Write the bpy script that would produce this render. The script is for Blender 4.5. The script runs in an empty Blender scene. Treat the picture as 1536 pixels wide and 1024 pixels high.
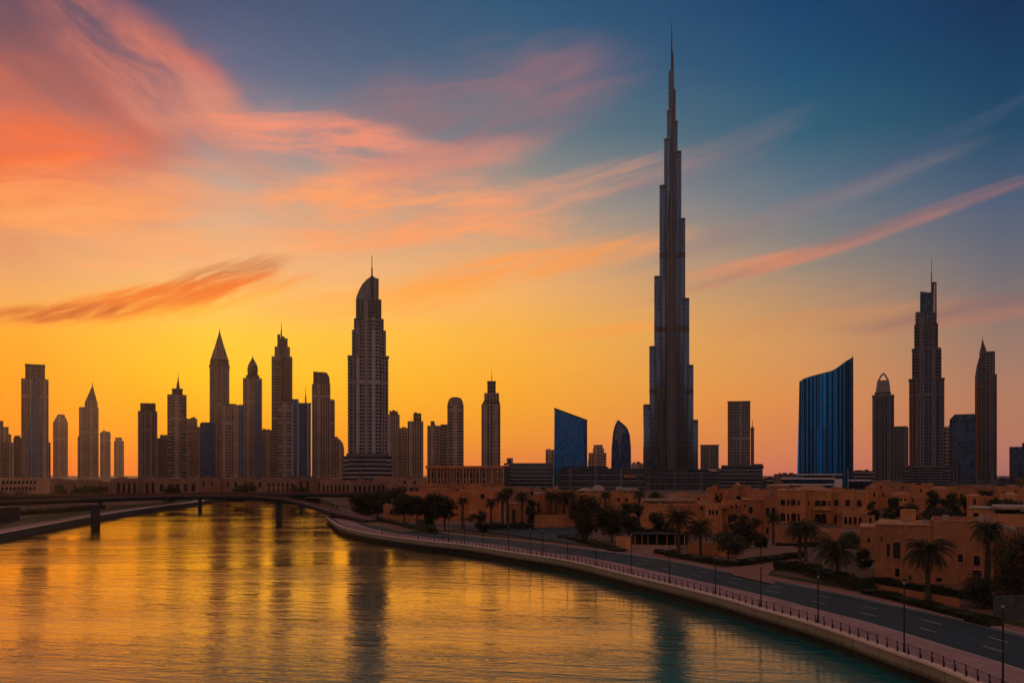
import bpy, bmesh, math, random
from mathutils import Vector, Matrix
R = math.radians
random.seed(7)
sc = bpy.context.scene
C = sc.collection

# ------------------------------------------------------------------ camera
F, HY, CX, H = 1330.0, 708.0, 768.0, 20.0      # focal length / horizon / centre of the photo (px), eye height (m)
cam = bpy.data.cameras.new('camera')
cam.sensor_width = 36.0
cam.lens = 36.0 * F / 1536.0
cam.shift_y = (HY - 512.0) / 1536.0
cam.clip_start, cam.clip_end = 0.5, 40000.0
camo = bpy.data.objects.new('camera', cam)
camo.location = (0, 0, H)
camo.rotation_euler = (R(90), 0, 0)
C.objects.link(camo)
sc.camera = camo

# ------------------------------------------------------------------ render
sc.render.engine = 'CYCLES'
sc.view_settings.view_transform = 'Standard'
sc.view_settings.look = 'None'
sc.view_settings.exposure = 0.0
sc.view_settings.gamma = 1.0
sc.view_settings.use_curve_mapping = False
cy = sc.cycles
cy.use_denoising = True
cy.max_bounces = 6
cy.diffuse_bounces = 2
cy.glossy_bounces = 3
cy.transmission_bounces = 2
cy.volume_bounces = 0
cy.transparent_max_bounces = 4
cy.sample_clamp_indirect = 4.0
cy.caustics_reflective = False
cy.caustics_refractive = False


def lin(c, k=1.0):
    o = []
    for v in c[:3]:
        v = v / 255.0
        o.append(k * (v / 12.92 if v <= 0.04045 else ((v + 0.055) / 1.055) ** 2.4))
    return (o[0], o[1], o[2], 1.0)


class NT:
    """small helper that builds shader nodes"""
    def __init__(self, tree):
        self.t = tree
        tree.nodes.clear()
    def n(self, kind, **kw):
        x = self.t.nodes.new(kind)
        for k, v in kw.items():
            setattr(x, k, v)
        return x
    def put(self, sock, v):
        if v is None:
            return
        if hasattr(v, 'is_linked') or isinstance(v, bpy.types.NodeSocket):
            self.t.links.new(v, sock)
        else:
            sock.default_value = v
    def m(self, op, a, b=None, c=None, clamp=False):
        x = self.n('ShaderNodeMath', operation=op, use_clamp=clamp)
        self.put(x.inputs[0], a); self.put(x.inputs[1], b); self.put(x.inputs[2], c)
        return x.outputs[0]
    def mix(self, f, a, b, blend='MIX'):
        x = self.n('ShaderNodeMix', data_type='RGBA', blend_type=blend)
        self.put(x.inputs[0], f); self.put(x.inputs[6], a); self.put(x.inputs[7], b)
        return x.outputs[2]
    def rng(self, v, a, b, c=0.0, d=1.0, smooth=True):
        x = self.n('ShaderNodeMapRange', interpolation_type='SMOOTHSTEP' if smooth else 'LINEAR')
        self.put(x.inputs[0], v); self.put(x.inputs[1], a); self.put(x.inputs[2], b); self.put(x.inputs[3], c); self.put(x.inputs[4], d)
        return x.outputs[0]
    def xyz(self, x=0.0, y=0.0, z=0.0):
        k = self.n('ShaderNodeCombineXYZ')
        self.put(k.inputs[0], x); self.put(k.inputs[1], y); self.put(k.inputs[2], z)
        return k.outputs[0]
    def sep(self, v):
        k = self.n('ShaderNodeSeparateXYZ'); self.put(k.inputs[0], v)
        return k.outputs
    def noise(self, vec, scale=1.0, detail=4.0, rough=0.55, dist=0.0):
        k = self.n('ShaderNodeTexNoise')
        self.put(k.inputs['Vector'], vec)
        k.inputs['Scale'].default_value = scale; k.inputs['Detail'].default_value = detail
        k.inputs['Roughness'].default_value = rough; k.inputs['Distortion'].default_value = dist
        return k.outputs['Fac']
    def ramp(self, f, stops, mode='LINEAR'):
        k = self.n('ShaderNodeValToRGB')
        k.color_ramp.interpolation = mode
        el = k.color_ramp.elements
        while len(el) < len(stops):
            el.new(0.5)
        for e, (p, c) in zip(el, stops):
            e.position = p; e.color = c
        self.put(k.inputs[0], f)
        return k.outputs[0]


# ------------------------------------------------------------------ world: dusk sky, a function of direction only
SUN_AZ, SUN_EL = -22.5, 2.2
world = bpy.data.worlds.new('World')
sc.world = world
world.use_nodes = True
w = NT(world.node_tree)
tc = w.n('ShaderNodeTexCoord')
dx, dy, dz = w.sep(tc.outputs['Generated'])[:3]
az = w.m('ARCTAN2', dx, dy)                                  # 0 = +Y, radians
hor = w.m('SQRT', w.m('ADD', w.m('MULTIPLY', dx, dx), w.m('ADD', w.m('MULTIPLY', dy, dy), 1e-6)))
tel = w.m('DIVIDE', dz, hor)                                 # tangent of the elevation
U = w.m('MULTIPLY', az, F)
V = w.m('MULTIPLY', tel, F)


def sky_uv(px, py):
    a = math.atan((px - CX) / F)
    return a * F, (HY - py) * math.cos(a)


# sky colours by elevation at several bearings (sRGB as seen in the photo)
ROWS = [706, 690, 650, 600, 560, 500, 450, 400, 300, 200, 100, 0]
COLS = {
 50:   [(236,112,36),(243,122,30),(250,140,14),(252,150,4),(250,156,8),(246,165,32),(236,166,85),(226,162,106),(214,140,102),(160,104,98),(110,80,90),(80,70,94)],
 330:  [(246,118,32),(249,132,24),(254,158,4),(255,182,4),(254,196,14),(253,200,52),(250,188,96),(236,178,122),(194,164,142),(146,136,142),(92,102,130),(66,82,114)],
 760:  [(222,120,64),(229,130,58),(240,150,46),(246,164,42),(247,170,48),(247,178,66),(243,176,96),(226,170,116),(158,146,134),(95,118,129),(59,96,123),(35,82,117)],
 1200: [(200,112,92),(208,120,88),(216,130,80),(222,140,78),(216,146,86),(206,150,96),(180,142,108),(148,134,120),(94,114,130),(39,92,117),(16,75,112),(2,62,104)],
 1500: [(168,106,100),(178,112,99),(180,118,96),(177,122,96),(168,122,102),(148,120,108),(126,112,112),(104,106,116),(70,91,118),(19,72,103),(1,58,94),(0,46,85)],
}
ZEN = (112, 100, 106)  # unseen zenith, raised above real dusk brightness to light ground and promenade
TMAX = 1.1


def column_ramp(px, cols):
    a = math.atan((px - CX) / F)
    st = [(max(0.0, (HY - y) * math.cos(a) / F) / TMAX, lin(c)) for y, c in zip(ROWS, cols)]
    st[0] = (0.0, st[0][1])
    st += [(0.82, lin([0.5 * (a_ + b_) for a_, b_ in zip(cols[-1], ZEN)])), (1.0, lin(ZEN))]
    return w.ramp(w.m('DIVIDE', tel, TMAX, clamp=True), st)


far_side = [(0.0, lin((48,80,116))), (0.08, lin((62,94,128))), (0.15, lin((112,114,128))), (0.24, lin((190,132,108))), (0.5, lin((156,116,108))), (1.0, lin(ZEN))]   # unseen rear sky: earth shadow under a pink afterglow, warmed to light the fronts
sky = column_ramp(50, COLS[50])
prev = math.atan((50 - CX) / F)
for px in (330, 760, 1200, 1500):
    a = math.atan((px - CX) / F)
    sky = w.mix(w.rng(az, prev, a, smooth=False), sky, column_ramp(px, COLS[px]))
    prev = a
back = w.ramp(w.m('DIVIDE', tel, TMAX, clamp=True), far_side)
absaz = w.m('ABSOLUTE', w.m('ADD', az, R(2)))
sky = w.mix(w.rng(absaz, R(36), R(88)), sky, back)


warp_a = w.m('SUBTRACT', w.noise(w.xyz(w.m('MULTIPLY', U, 0.0042), w.m('MULTIPLY', V, 0.0085), 4.0), 1.0, 3.0), 0.5)


def field(ang, sp, sq, seed, detail=5.0):
    """a fractal noise field drawn out along one direction of the sky"""
    c, s = math.cos(R(ang)), math.sin(R(ang))
    p = w.m('ADD', w.m('MULTIPLY', U, c), w.m('MULTIPLY', V, s))
    q = w.m('ADD', w.m('SUBTRACT', w.m('MULTIPLY', V, c), w.m('MULTIPLY', U, s)), w.m('MULTIPLY', warp_a, sq * 0.8))
    return w.m('SUBTRACT', w.noise(w.xyz(w.m('DIVIDE', p, sp), w.m('DIVIDE', q, sq), seed), 1.0, detail, 0.58, 0.5), 0.5)


FIELD = {'a': field(15, 130, 15, 1.0, 6.0), 'b': field(14, 200, 46, 5.0, 6.0), 'c': field(-36, 150, 58, 9.0, 6.0), 'd': field(5, 150, 34, 13.0, 6.0), 'e': field(24, 90, 13, 17.0, 6.0)}


def cloud(base, px, py, la, lb, ang, col, amount, fld, rag=1.0, soft=0.8, lo=None, warp=0.9):
    """one bank of cloud: a soft elongated patch at a fixed bearing and elevation, torn by a noise field"""
    u0, v0 = sky_uv(px, py)
    du = w.m('SUBTRACT', U, u0); dv = w.m('SUBTRACT', V, v0)
    c, s = math.cos(R(ang)), math.sin(R(ang))
    p = w.m('ADD', w.m('MULTIPLY', du, c), w.m('MULTIPLY', dv, s))
    q = w.m('SUBTRACT', w.m('MULTIPLY', dv, c), w.m('MULTIPLY', du, s))
    q = w.m('ADD', q, w.m('MULTIPLY', warp_a, lb * warp))
    pn = w.m('DIVIDE', p, la); qn = w.m('DIVIDE', q, lb)
    env = w.m('SUBTRACT', 1.0, w.m('ADD', w.m('MULTIPLY', pn, pn), w.m('MULTIPLY', qn, qn)))
    f = w.m('ADD', w.m('MULTIPLY', env, 0.85), w.m('MULTIPLY', FIELD[fld], 4.2 * rag))
    f = w.rng(f, 0.30 - soft, 0.30 + soft * 1.6)
    f = w.m('MULTIPLY', w.m('MULTIPLY', f, amount), w.rng(env, 0.0, 0.9))
    cc = lin(col)
    if lo is not None:                                        # lit from below: underside colour
        cc = w.mix(w.rng(qn, -0.6, 0.3), lin(lo), lin(col))
    return w.mix(f, base, cc)


#                 px    py   la   lb  ang  colour          amt  field
sky = cloud(sky,  40,  205, 360, 190,  22, (208,108,84),  .85, 'c', .8)
sky = cloud(sky, 110,   60, 300, 120, -25, (122,82,92),   .7, 'c', .5)
sky = cloud(sky, 235,  120, 230,  85, -40, (220,122,98), .85, 'c', 1.0)
sky = cloud(sky, 330,  195, 210,  70, -28, (186,142,130), .5, 'c', 1.3)
sky = cloud(sky,  10,  252, 230,  84,  20, (246,108,44),  1.0, 'd', .5, 1.0)
sky = cloud(sky,  30,  312, 250,  46,   5, (255,144,42),  .95, 'd', .9)
sky = cloud(sky, 150,  290, 300,  60,   8, (238,150,100), .7, 'd', 1.0)
sky = cloud(sky, 720,  160, 300, 105,  12, (146,106,114), .75, 'b', .9)
sky = cloud(sky, 480,  205, 230,  56,  -4, (238,142,110), .9, 'd', 1.3)
sky = cloud(sky, 640,  255, 230,  52,  12, (216,138,116), .8, 'b', 1.0)
sky = cloud(sky, 610,  325, 300,  84,   0, (248,156,98), .95, 'd', 1.2)
sky = cloud(sky, 800,  298, 320,  36,  13, (222,150,116), .6, 'a', .8)
sky = cloud(sky, 200,  355, 380,  60,  -2, (242,164,106), .7, 'd', 1.0)
sky = cloud(sky, 230,  455, 270,  34,  12, (244,138,44),  .9, 'e', .8, .7, (255,172,28))
sky = cloud(sky, 215,  452, 250,  24,  13, (232,112,36),  .85, 'e', 1.0, .8)
sky = cloud(sky,  95,  468, 120,  17,   9, (190,84,36),   .95, 'e', 1.0)
sky = cloud(sky, 350,  406, 110,  22,  16, (196,118,70),  .9, 'e', 1.1)
sky = cloud(sky, 300,  432, 140,  18,  14, (232,112,40),  .85, 'e', 1.0)
sky = cloud(sky, 800,  400, 290,  36,  10, (250,154,72),  .85, 'a', .7)
sky = cloud(sky, 600,  450, 260,  28,   8, (251,164,66),  .75, 'a', .8)
sky = cloud(sky, 900,  497, 150,  14,   6, (250,156,70),  .6, 'a', .8)
sky = cloud(sky,1060,  238, 200,  34,  18, (130,112,122), .4, 'a', .8)
sky = cloud(sky,1190,  318, 310,  24,  16, (140,122,124), .6, 'a', .5)
sky = cloud(sky,1380,  225, 230,  18,  20, (72,86,116),   .45, 'a', .7)
sky = cloud(sky,1270,  362, 350,  15,  14.5, (160,108,104), .75, 'a', .6, .8, (216,126,98), .5)
sky = cloud(sky,1120,  398, 170,  17,   9, (222,138,98),  .65, 'a', .7)
sky = cloud(sky,1460,  468, 220,  26,   5, (130,102,104), .8, 'a', .6, .7, (190,118,98))
sky = cloud(sky,1230,  482, 250,  22,   4, (208,140,92),  .6, 'a', .7)
# fine wisps over everything
wisp = w.noise(w.xyz(w.m('MULTIPLY', w.m('ADD', U, w.m('MULTIPLY', V, 3.2)), 0.0035), w.m('MULTIPLY', w.m('SUBTRACT', V, w.m('MULTIPLY', U, 0.16)), 0.022), 2.0), 1.0, 6.0, 0.62, 0.6)
wm = w.m('MULTIPLY', w.rng(wisp, 0.40, 0.8, 0.0, 0.34), w.rng(tel, 0.05, 0.2))
sky = w.mix(wm, sky, w.mix(1.0, sky, (1.35, 1.12, 0.95, 1), 'MULTIPLY'))
below = lin((40, 30, 26))
sky = w.mix(w.rng(tel, -0.02, 0.0), below, sky)

nish = w.n('ShaderNodeTexSky')
nish.sky_type = 'NISHITA'
nish.sun_disc = False
nish.sun_elevation = R(SUN_EL)
nish.sun_rotation = R(SUN_AZ)
nish.air_density, nish.dust_density, nish.ozone_density = 1.4, 3.0, 2.0
bg1 = w.n('ShaderNodeBackground'); w.put(bg1.inputs[0], sky); bg1.inputs[1].default_value = 1.12
bg2 = w.n('ShaderNodeBackground'); w.put(bg2.inputs[0], nish.outputs[0]); bg2.inputs[1].default_value = 0.05
add = w.n('ShaderNodeMixShader'); add.inputs[0].default_value = 0.02
w.t.links.new(bg1.outputs[0], add.inputs[1]); w.t.links.new(bg2.outputs[0], add.inputs[2])
wo = w.n('ShaderNodeOutputWorld'); w.t.links.new(add.outputs[0], wo.inputs[0])
world.cycles.sampling_method = 'MANUAL'
world.cycles.sample_map_resolution = 1024

sl = bpy.data.lights.new('sun', 'SUN')
sl.energy = 0.6
sl.angle = R(0.6)
sl.color = (1.0, 0.52, 0.22)
slo = bpy.data.objects.new('sun', sl)
sd = Vector((math.sin(R(SUN_AZ)) * math.cos(R(SUN_EL)), math.cos(R(SUN_AZ)) * math.cos(R(SUN_EL)), math.sin(R(SUN_EL))))
slo.rotation_euler = sd.to_track_quat('Z', 'Y').to_euler()
slo.location = (0, 0, 900)
C.objects.link(slo)

# ------------------------------------------------------------------ materials
def mat(name, col=(0.3, 0.3, 0.3), rough=0.7, metal=0.0, var=0.25, scale=0.6, bump=0.0, bscale=8.0, spec=None):
    m_ = bpy.data.materials.new(name); m_.use_nodes = True
    t = NT(m_.node_tree)
    o = t.n('ShaderNodeOutputMaterial'); b = t.n('ShaderNodeBsdfPrincipled')
    t.t.links.new(b.outputs[0], o.inputs[0])
    tcn = t.n('ShaderNodeTexCoord').outputs['Object']
    c = (col[0], col[1], col[2], 1)
    if var:
        f = t.noise(tcn, scale, 5.0, 0.6, 0.3)
        c0 = tuple(v * (1 - var) for v in col) + (1,); c1 = tuple(min(1, v * (1 + var)) for v in col) + (1,)
        t.put(b.inputs['Base Color'], t.mix(t.rng(f, 0.3, 0.7), c0, c1))
    else:
        b.inputs['Base Color'].default_value = c
    b.inputs['Roughness'].default_value = rough
    b.inputs['Metallic'].default_value = metal
    if spec is not None:
        b.inputs['Specular IOR Level'].default_value = spec
    if bump:
        bn = t.n('ShaderNodeBump'); bn.inputs['Strength'].default_value = bump; bn.inputs['Distance'].default_value = 0.05
        t.put(bn.inputs['Height'], t.noise(tcn, bscale, 6.0, 0.65))
        t.t.links.new(bn.outputs[0], b.inputs['Normal'])
    return m_


def facade(name, wall, glass, fh=6.0, bw=6.0, slab=0.4, pier=0.3, gmetal=0.0, grough=0.18, wrough=0.75, vary=0.5, var=0.2, relief=0.4, wmetal=0.0, strip=0, belt=0):
    """tower skin: storeys of glass between floor slabs and piers"""
    m_ = bpy.data.materials.new(name); m_.use_nodes = True
    t = NT(m_.node_tree)
    o = t.n('ShaderNodeOutputMaterial'); b = t.n('ShaderNodeBsdfPrincipled')
    t.t.links.new(b.outputs[0], o.inputs[0])
    tcn = t.n('ShaderNodeTexCoord')
    x, y, z = t.sep(tcn.outputs['Object'])[:3]
    nx, ny, nz = t.sep(tcn.outputs['Normal'])[:3]
    h = t.m('ADD', t.m('MULTIPLY', x, t.m('ABSOLUTE', ny)), t.m('MULTIPLY', y, t.m('ABSOLUTE', nx)))
    zz = t.m('DIVIDE', z, fh); hh = t.m('DIVIDE', t.m('ADD', h, 500.0), bw)
    mask = None
    if slab > 0:
        mask = t.m('LESS_THAN', t.m('FRACT', zz), slab)
    if pier > 0:
        p = t.m('LESS_THAN', t.m('FRACT', hh), pier)
        mask = p if mask is None else t.m('MAXIMUM', mask, p)
    if mask is None:
        mask = t.m('ADD', 0.0, 0.0)
    if strip:                                                    # solid bays between groups of windows
        mask = t.m('MAXIMUM', mask, t.m('LESS_THAN', t.m('FRACT', t.m('DIVIDE', t.m('FLOOR', hh), strip)), 0.9 / strip))
    if belt:                                                     # blank service storeys
        mask = t.m('MAXIMUM', mask, t.m('LESS_THAN', t.m('FRACT', t.m('DIVIDE', t.m('FLOOR', zz), belt)), 0.9 / belt))
    mask = t.m('MAXIMUM', mask, t.m('GREATER_THAN', t.m('ABSOLUTE', nz), 0.7))
    wn = t.n('ShaderNodeTexWhiteNoise', noise_dimensions='2D')
    t.put(wn.inputs['Vector'], t.xyz(t.m('FLOOR', hh), t.m('FLOOR', zz), 0.0))
    g0 = tuple(v * (1 - vary) for v in glass) + (1,); g1 = tuple(v * (1 + vary) for v in glass) + (1,)
    gc = t.mix(wn.outputs['Value'], g0, g1)
    w0 = tuple(v * (1 - var) for v in wall) + (1,); w1 = tuple(v * (1 + var) for v in wall) + (1,)
    wc = t.mix(t.rng(t.noise(tcn.outputs['Object'], 0.03, 5.0, 0.65), 0.3, 0.7), w0, w1)
    t.put(b.inputs['Base Color'], t.mix(mask, gc, wc))
    t.put(b.inputs['Roughness'], t.m('ADD', t.m('MULTIPLY', mask, wrough - grough), grough))
    t.put(b.inputs['Metallic'], t.m('ADD', gmetal, t.m('MULTIPLY', mask, wmetal - gmetal)))
    b.inputs['Specular IOR Level'].default_value = 0.35
    if relief:
        bn = t.n('ShaderNodeBump'); bn.inputs['Strength'].default_value = relief; bn.inputs['Distance'].default_value = 0.6
        t.put(bn.inputs['Height'], mask)
        t.t.links.new(bn.outputs[0], b.inputs['Normal'])
    return m_


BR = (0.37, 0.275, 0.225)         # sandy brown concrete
GR = (0.26, 0.262, 0.275)           # grey concrete
DK = (0.10, 0.095, 0.10)
GL = (0.007, 0.009, 0.013)
M = {}
M['brown_grid'] = facade('brown_grid', BR, GL, 6.6, 6.0, .42, .34, strip=4, belt=19)
M['brown_band'] = facade('brown_band', BR, GL, 6.4, 9.0, .5, .0, strip=5, belt=23)
M['brown_vert'] = facade('brown_vert', BR, GL, 6.0, 5.4, .25, .5, strip=5, belt=31)
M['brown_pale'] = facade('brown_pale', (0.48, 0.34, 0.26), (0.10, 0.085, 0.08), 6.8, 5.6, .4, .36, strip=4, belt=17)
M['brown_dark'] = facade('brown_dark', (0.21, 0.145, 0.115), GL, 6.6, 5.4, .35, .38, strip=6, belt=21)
M['grey_vert'] = facade('grey_vert', GR, GL, 5.6, 5.0, .22, .5, strip=5, belt=25)
M['grey_grid'] = facade('grey_grid', GR, GL, 5.4, 4.6, .4, .32, strip=6, belt=15)
M['grey_band'] = facade('grey_band', (0.24, 0.23, 0.225), GL, 6.0, 9.0, .45, .0)
M['dark_glass'] = facade('dark_glass', (0.07, 0.08, 0.10), (0.045, 0.085, 0.12), 7.0, 6.0, .16, .16, .6, .12)
M['blue_slate'] = facade('blue_slate', (0.16, 0.18, 0.21), (0.06, 0.12, 0.17), 8.0, 7.0, .2, .3, .6, .12)
M['hotel'] = facade('hotel', (0.40, 0.395, 0.41), (0.006, 0.009, 0.013), 4.9, 4.4, .32, .16, strip=5, belt=29)
M['hotel_slate'] = facade('hotel_slate', (0.15, 0.17, 0.205), (0.006, 0.010, 0.016), 4.8, 4.6, .32, .18, strip=5, belt=27)
M['slate_vert'] = facade('slate_vert', (0.115, 0.13, 0.16), (0.008, 0.015, 0.024), 5.2, 4.6, .25, .42, strip=5, belt=31)
M['hotel_dark'] = facade('hotel_dark', (0.2, 0.195, 0.2), (0.03, 0.04, 0.055), 5.0, 5.0, .3, .25, .3)
M['podium_band'] = facade('podium_band', (0.145, 0.155, 0.175), (0.007, 0.012, 0.018), 3.8, 14.0, .30, .02)
M['podium_grid'] = facade('podium_grid', (0.095, 0.11, 0.13), (0.010, 0.016, 0.022), 3.4, 3.2, .26, .14, strip=9)
M['super_skin'] = facade('super_skin', (0.155, 0.265, 0.40), (0.05, 0.105, 0.18), 8.5, 3.6, .12, .34, .55, .35, .42, .14, .08, .35, wmetal=.4)
M['blue_glass'] = facade('blue_glass', (0.006, 0.04, 0.075), (0.034, 0.34, 0.50), 70.0, 4.1, .0, .4, .9, .10, .2, .35, .1, .6)
M['blue_glass_plain'] = facade('blue_glass_plain', (0.008, 0.045, 0.08), (0.022, 0.20, 0.29), 5.0, 3.4, .06, .22, .9, .1, .2, .25, .1, .3)
M['black_glass'] = facade('black_glass', (0.02, 0.03, 0.045), (0.03, 0.075, 0.11), 5.0, 5.0, .1, .1, .8, .1, .3)
M['super_trim'] = mat('super_trim', (0.175, 0.195, 0.235), 0.55, 0.1, 0.1)
M['super_dark'] = mat('super_dark', (0.07, 0.08, 0.10), 0.5, 0.6, 0.1)
M['steel'] = mat('steel', (0.25, 0.25, 0.27), 0.35, 0.9, 0.1)
M['dark_steel'] = mat('dark_steel', (0.06, 0.06, 0.07), 0.4, 0.8, 0.1)
M['trim'] = mat('trim', (0.36, 0.33, 0.31), 0.6, 0.0, 0.1)
M['trim_dark'] = mat('trim_dark', (0.10, 0.095, 0.095), 0.6, 0.0, 0.1)
M['white_trim'] = mat('white_trim', (0.62, 0.60, 0.58), 0.5, 0.0, 0.08)
M['crown_panel'] = mat('crown_panel', (0.14, 0.15, 0.17), 0.25, 0.5, 0.12, 0.1)

M['window_glass'] = mat('window_glass', (0.012, 0.013, 0.016), 0.12, 0.0, 0.3, 0.8)
M['window_frame'] = mat('window_frame', (0.05, 0.03, 0.02), 0.6, 0.0, 0.2)
M['door_wood'] = mat('door_wood', (0.035, 0.02, 0.014), 0.6, 0.0, 0.3)


def stucco(name, col):
    m_ = bpy.data.materials.new(name); m_.use_nodes = True
    t = NT(m_.node_tree)
    o = t.n('ShaderNodeOutputMaterial'); b = t.n('ShaderNodeBsdfPrincipled')
    t.t.links.new(b.outputs[0], o.inputs[0])
    g = t.n('ShaderNodeTexCoord').outputs['Object']
    x, y, z = t.sep(g)[:3]
    base = t.mix(t.rng(t.noise(g, 0.22, 6.0, 0.62, 0.5), 0.3, 0.72), tuple(v * 0.74 for v in col) + (1,), tuple(v * 1.15 for v in col) + (1,))
    # rain streaks run down the plaster
    st = t.noise(t.xyz(t.m('MULTIPLY', t.m('ADD', x, y), 1.6), 0.0, t.m('MULTIPLY', z, 0.16)), 1.0, 5.0, 0.7)
    base = t.mix(t.rng(st, 0.46, 0.72, 0.0, 0.7), base, tuple(v * f for v, f in zip(col, (0.55, 0.5, 0.48))) + (1,))
    sp = t.noise(g, 2.4, 5.0, 0.7)
    base = t.mix(t.rng(sp, 0.62, 0.8, 0.0, 0.35), base, tuple(min(1, v * 1.3) for v in col) + (1,))
    oi = t.n('ShaderNodeObjectInfo').outputs['Random']           # every house has its own batch of paint
    base = t.mix(1.0, base, t.mix(oi, (0.70, 0.72, 0.78, 1), (1.12, 1.08, 1.02, 1)), 'MULTIPLY')
    t.put(b.inputs['Base Color'], base)
    b.inputs['Roughness'].default_value = 0.9
    b.inputs['Specular IOR Level'].default_value = 0.2
    bn = t.n('ShaderNodeBump'); bn.inputs['Strength'].default_value = 0.35; bn.inputs['Distance'].default_value = 0.04
    t.put(bn.inputs['Height'], t.noise(g, 5.0, 7.0, 0.7)); t.t.links.new(bn.outputs[0], b.inputs['Normal'])
    return m_


M['stucco'] = stucco('stucco', (0.54, 0.24, 0.10))
M['stucco_red'] = stucco('stucco_red', (0.54, 0.215, 0.09))
M['stucco_tan'] = stucco('stucco_tan', (0.60, 0.29, 0.135))
M['stucco_pale'] = stucco('stucco_pale', (0.52, 0.31, 0.20))
M['stucco_far'] = stucco('stucco_far', (0.50, 0.24, 0.125))
M['stucco_belt'] = stucco('stucco_belt', (0.34, 0.20, 0.135))
M['roof_screed'] = mat('roof_screed', (0.28, 0.175, 0.115), 0.9, 0, 0.3, 0.4)
M['roof_pale'] = mat('roof_pale', (0.36, 0.26, 0.19), 0.85, 0, 0.25, 0.4)

M['roof_kit'] = mat('roof_kit', (0.30, 0.24, 0.19), 0.7, 0.1, 0.2, 1.0)


def ground_mat(name, c0, c1, c2=None, s=0.05, rough=0.95, bump=0.3):
    m_ = bpy.data.materials.new(name); m_.use_nodes = True
    t = NT(m_.node_tree)
    o = t.n('ShaderNodeOutputMaterial'); b = t.n('ShaderNodeBsdfPrincipled')
    t.t.links.new(b.outputs[0], o.inputs[0])
    g = t.n('ShaderNodeTexCoord').outputs['Object']
    f = t.noise(g, s, 6.0, 0.62, 0.4); f2 = t.noise(g, s * 14, 5.0, 0.7)
    c = t.mix(t.rng(f, 0.32, 0.68), c0 + (1,), c1 + (1,))
    c = t.mix(t.rng(f2, 0.45, 0.75, 0, 0.6), c, (c2 or c0) + (1,))
    t.put(b.inputs['Base Color'], c); b.inputs['Roughness'].default_value = rough
    b.inputs['Specular IOR Level'].default_value = 0.25
    bn = t.n('ShaderNodeBump'); bn.inputs['Strength'].default_value = bump; bn.inputs['Distance'].default_value = 0.05
    t.put(bn.inputs['Height'], t.noise(g, 3.0, 6.0, 0.7)); t.t.links.new(bn.outputs[0], b.inputs['Normal'])
    return m_


M['ground'] = ground_mat('ground', (0.12, 0.07, 0.042), (0.17, 0.10, 0.062), (0.08, 0.055, 0.035), 0.02)
M['sand'] = ground_mat('sand', (0.20, 0.115, 0.07), (0.26, 0.15, 0.095), (0.14, 0.085, 0.055), 0.06)
M['turf'] = ground_mat('turf', (0.025, 0.032, 0.012), (0.05, 0.055, 0.022), (0.07, 0.05, 0.025), 0.25, 1.0, 0.8)


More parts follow.
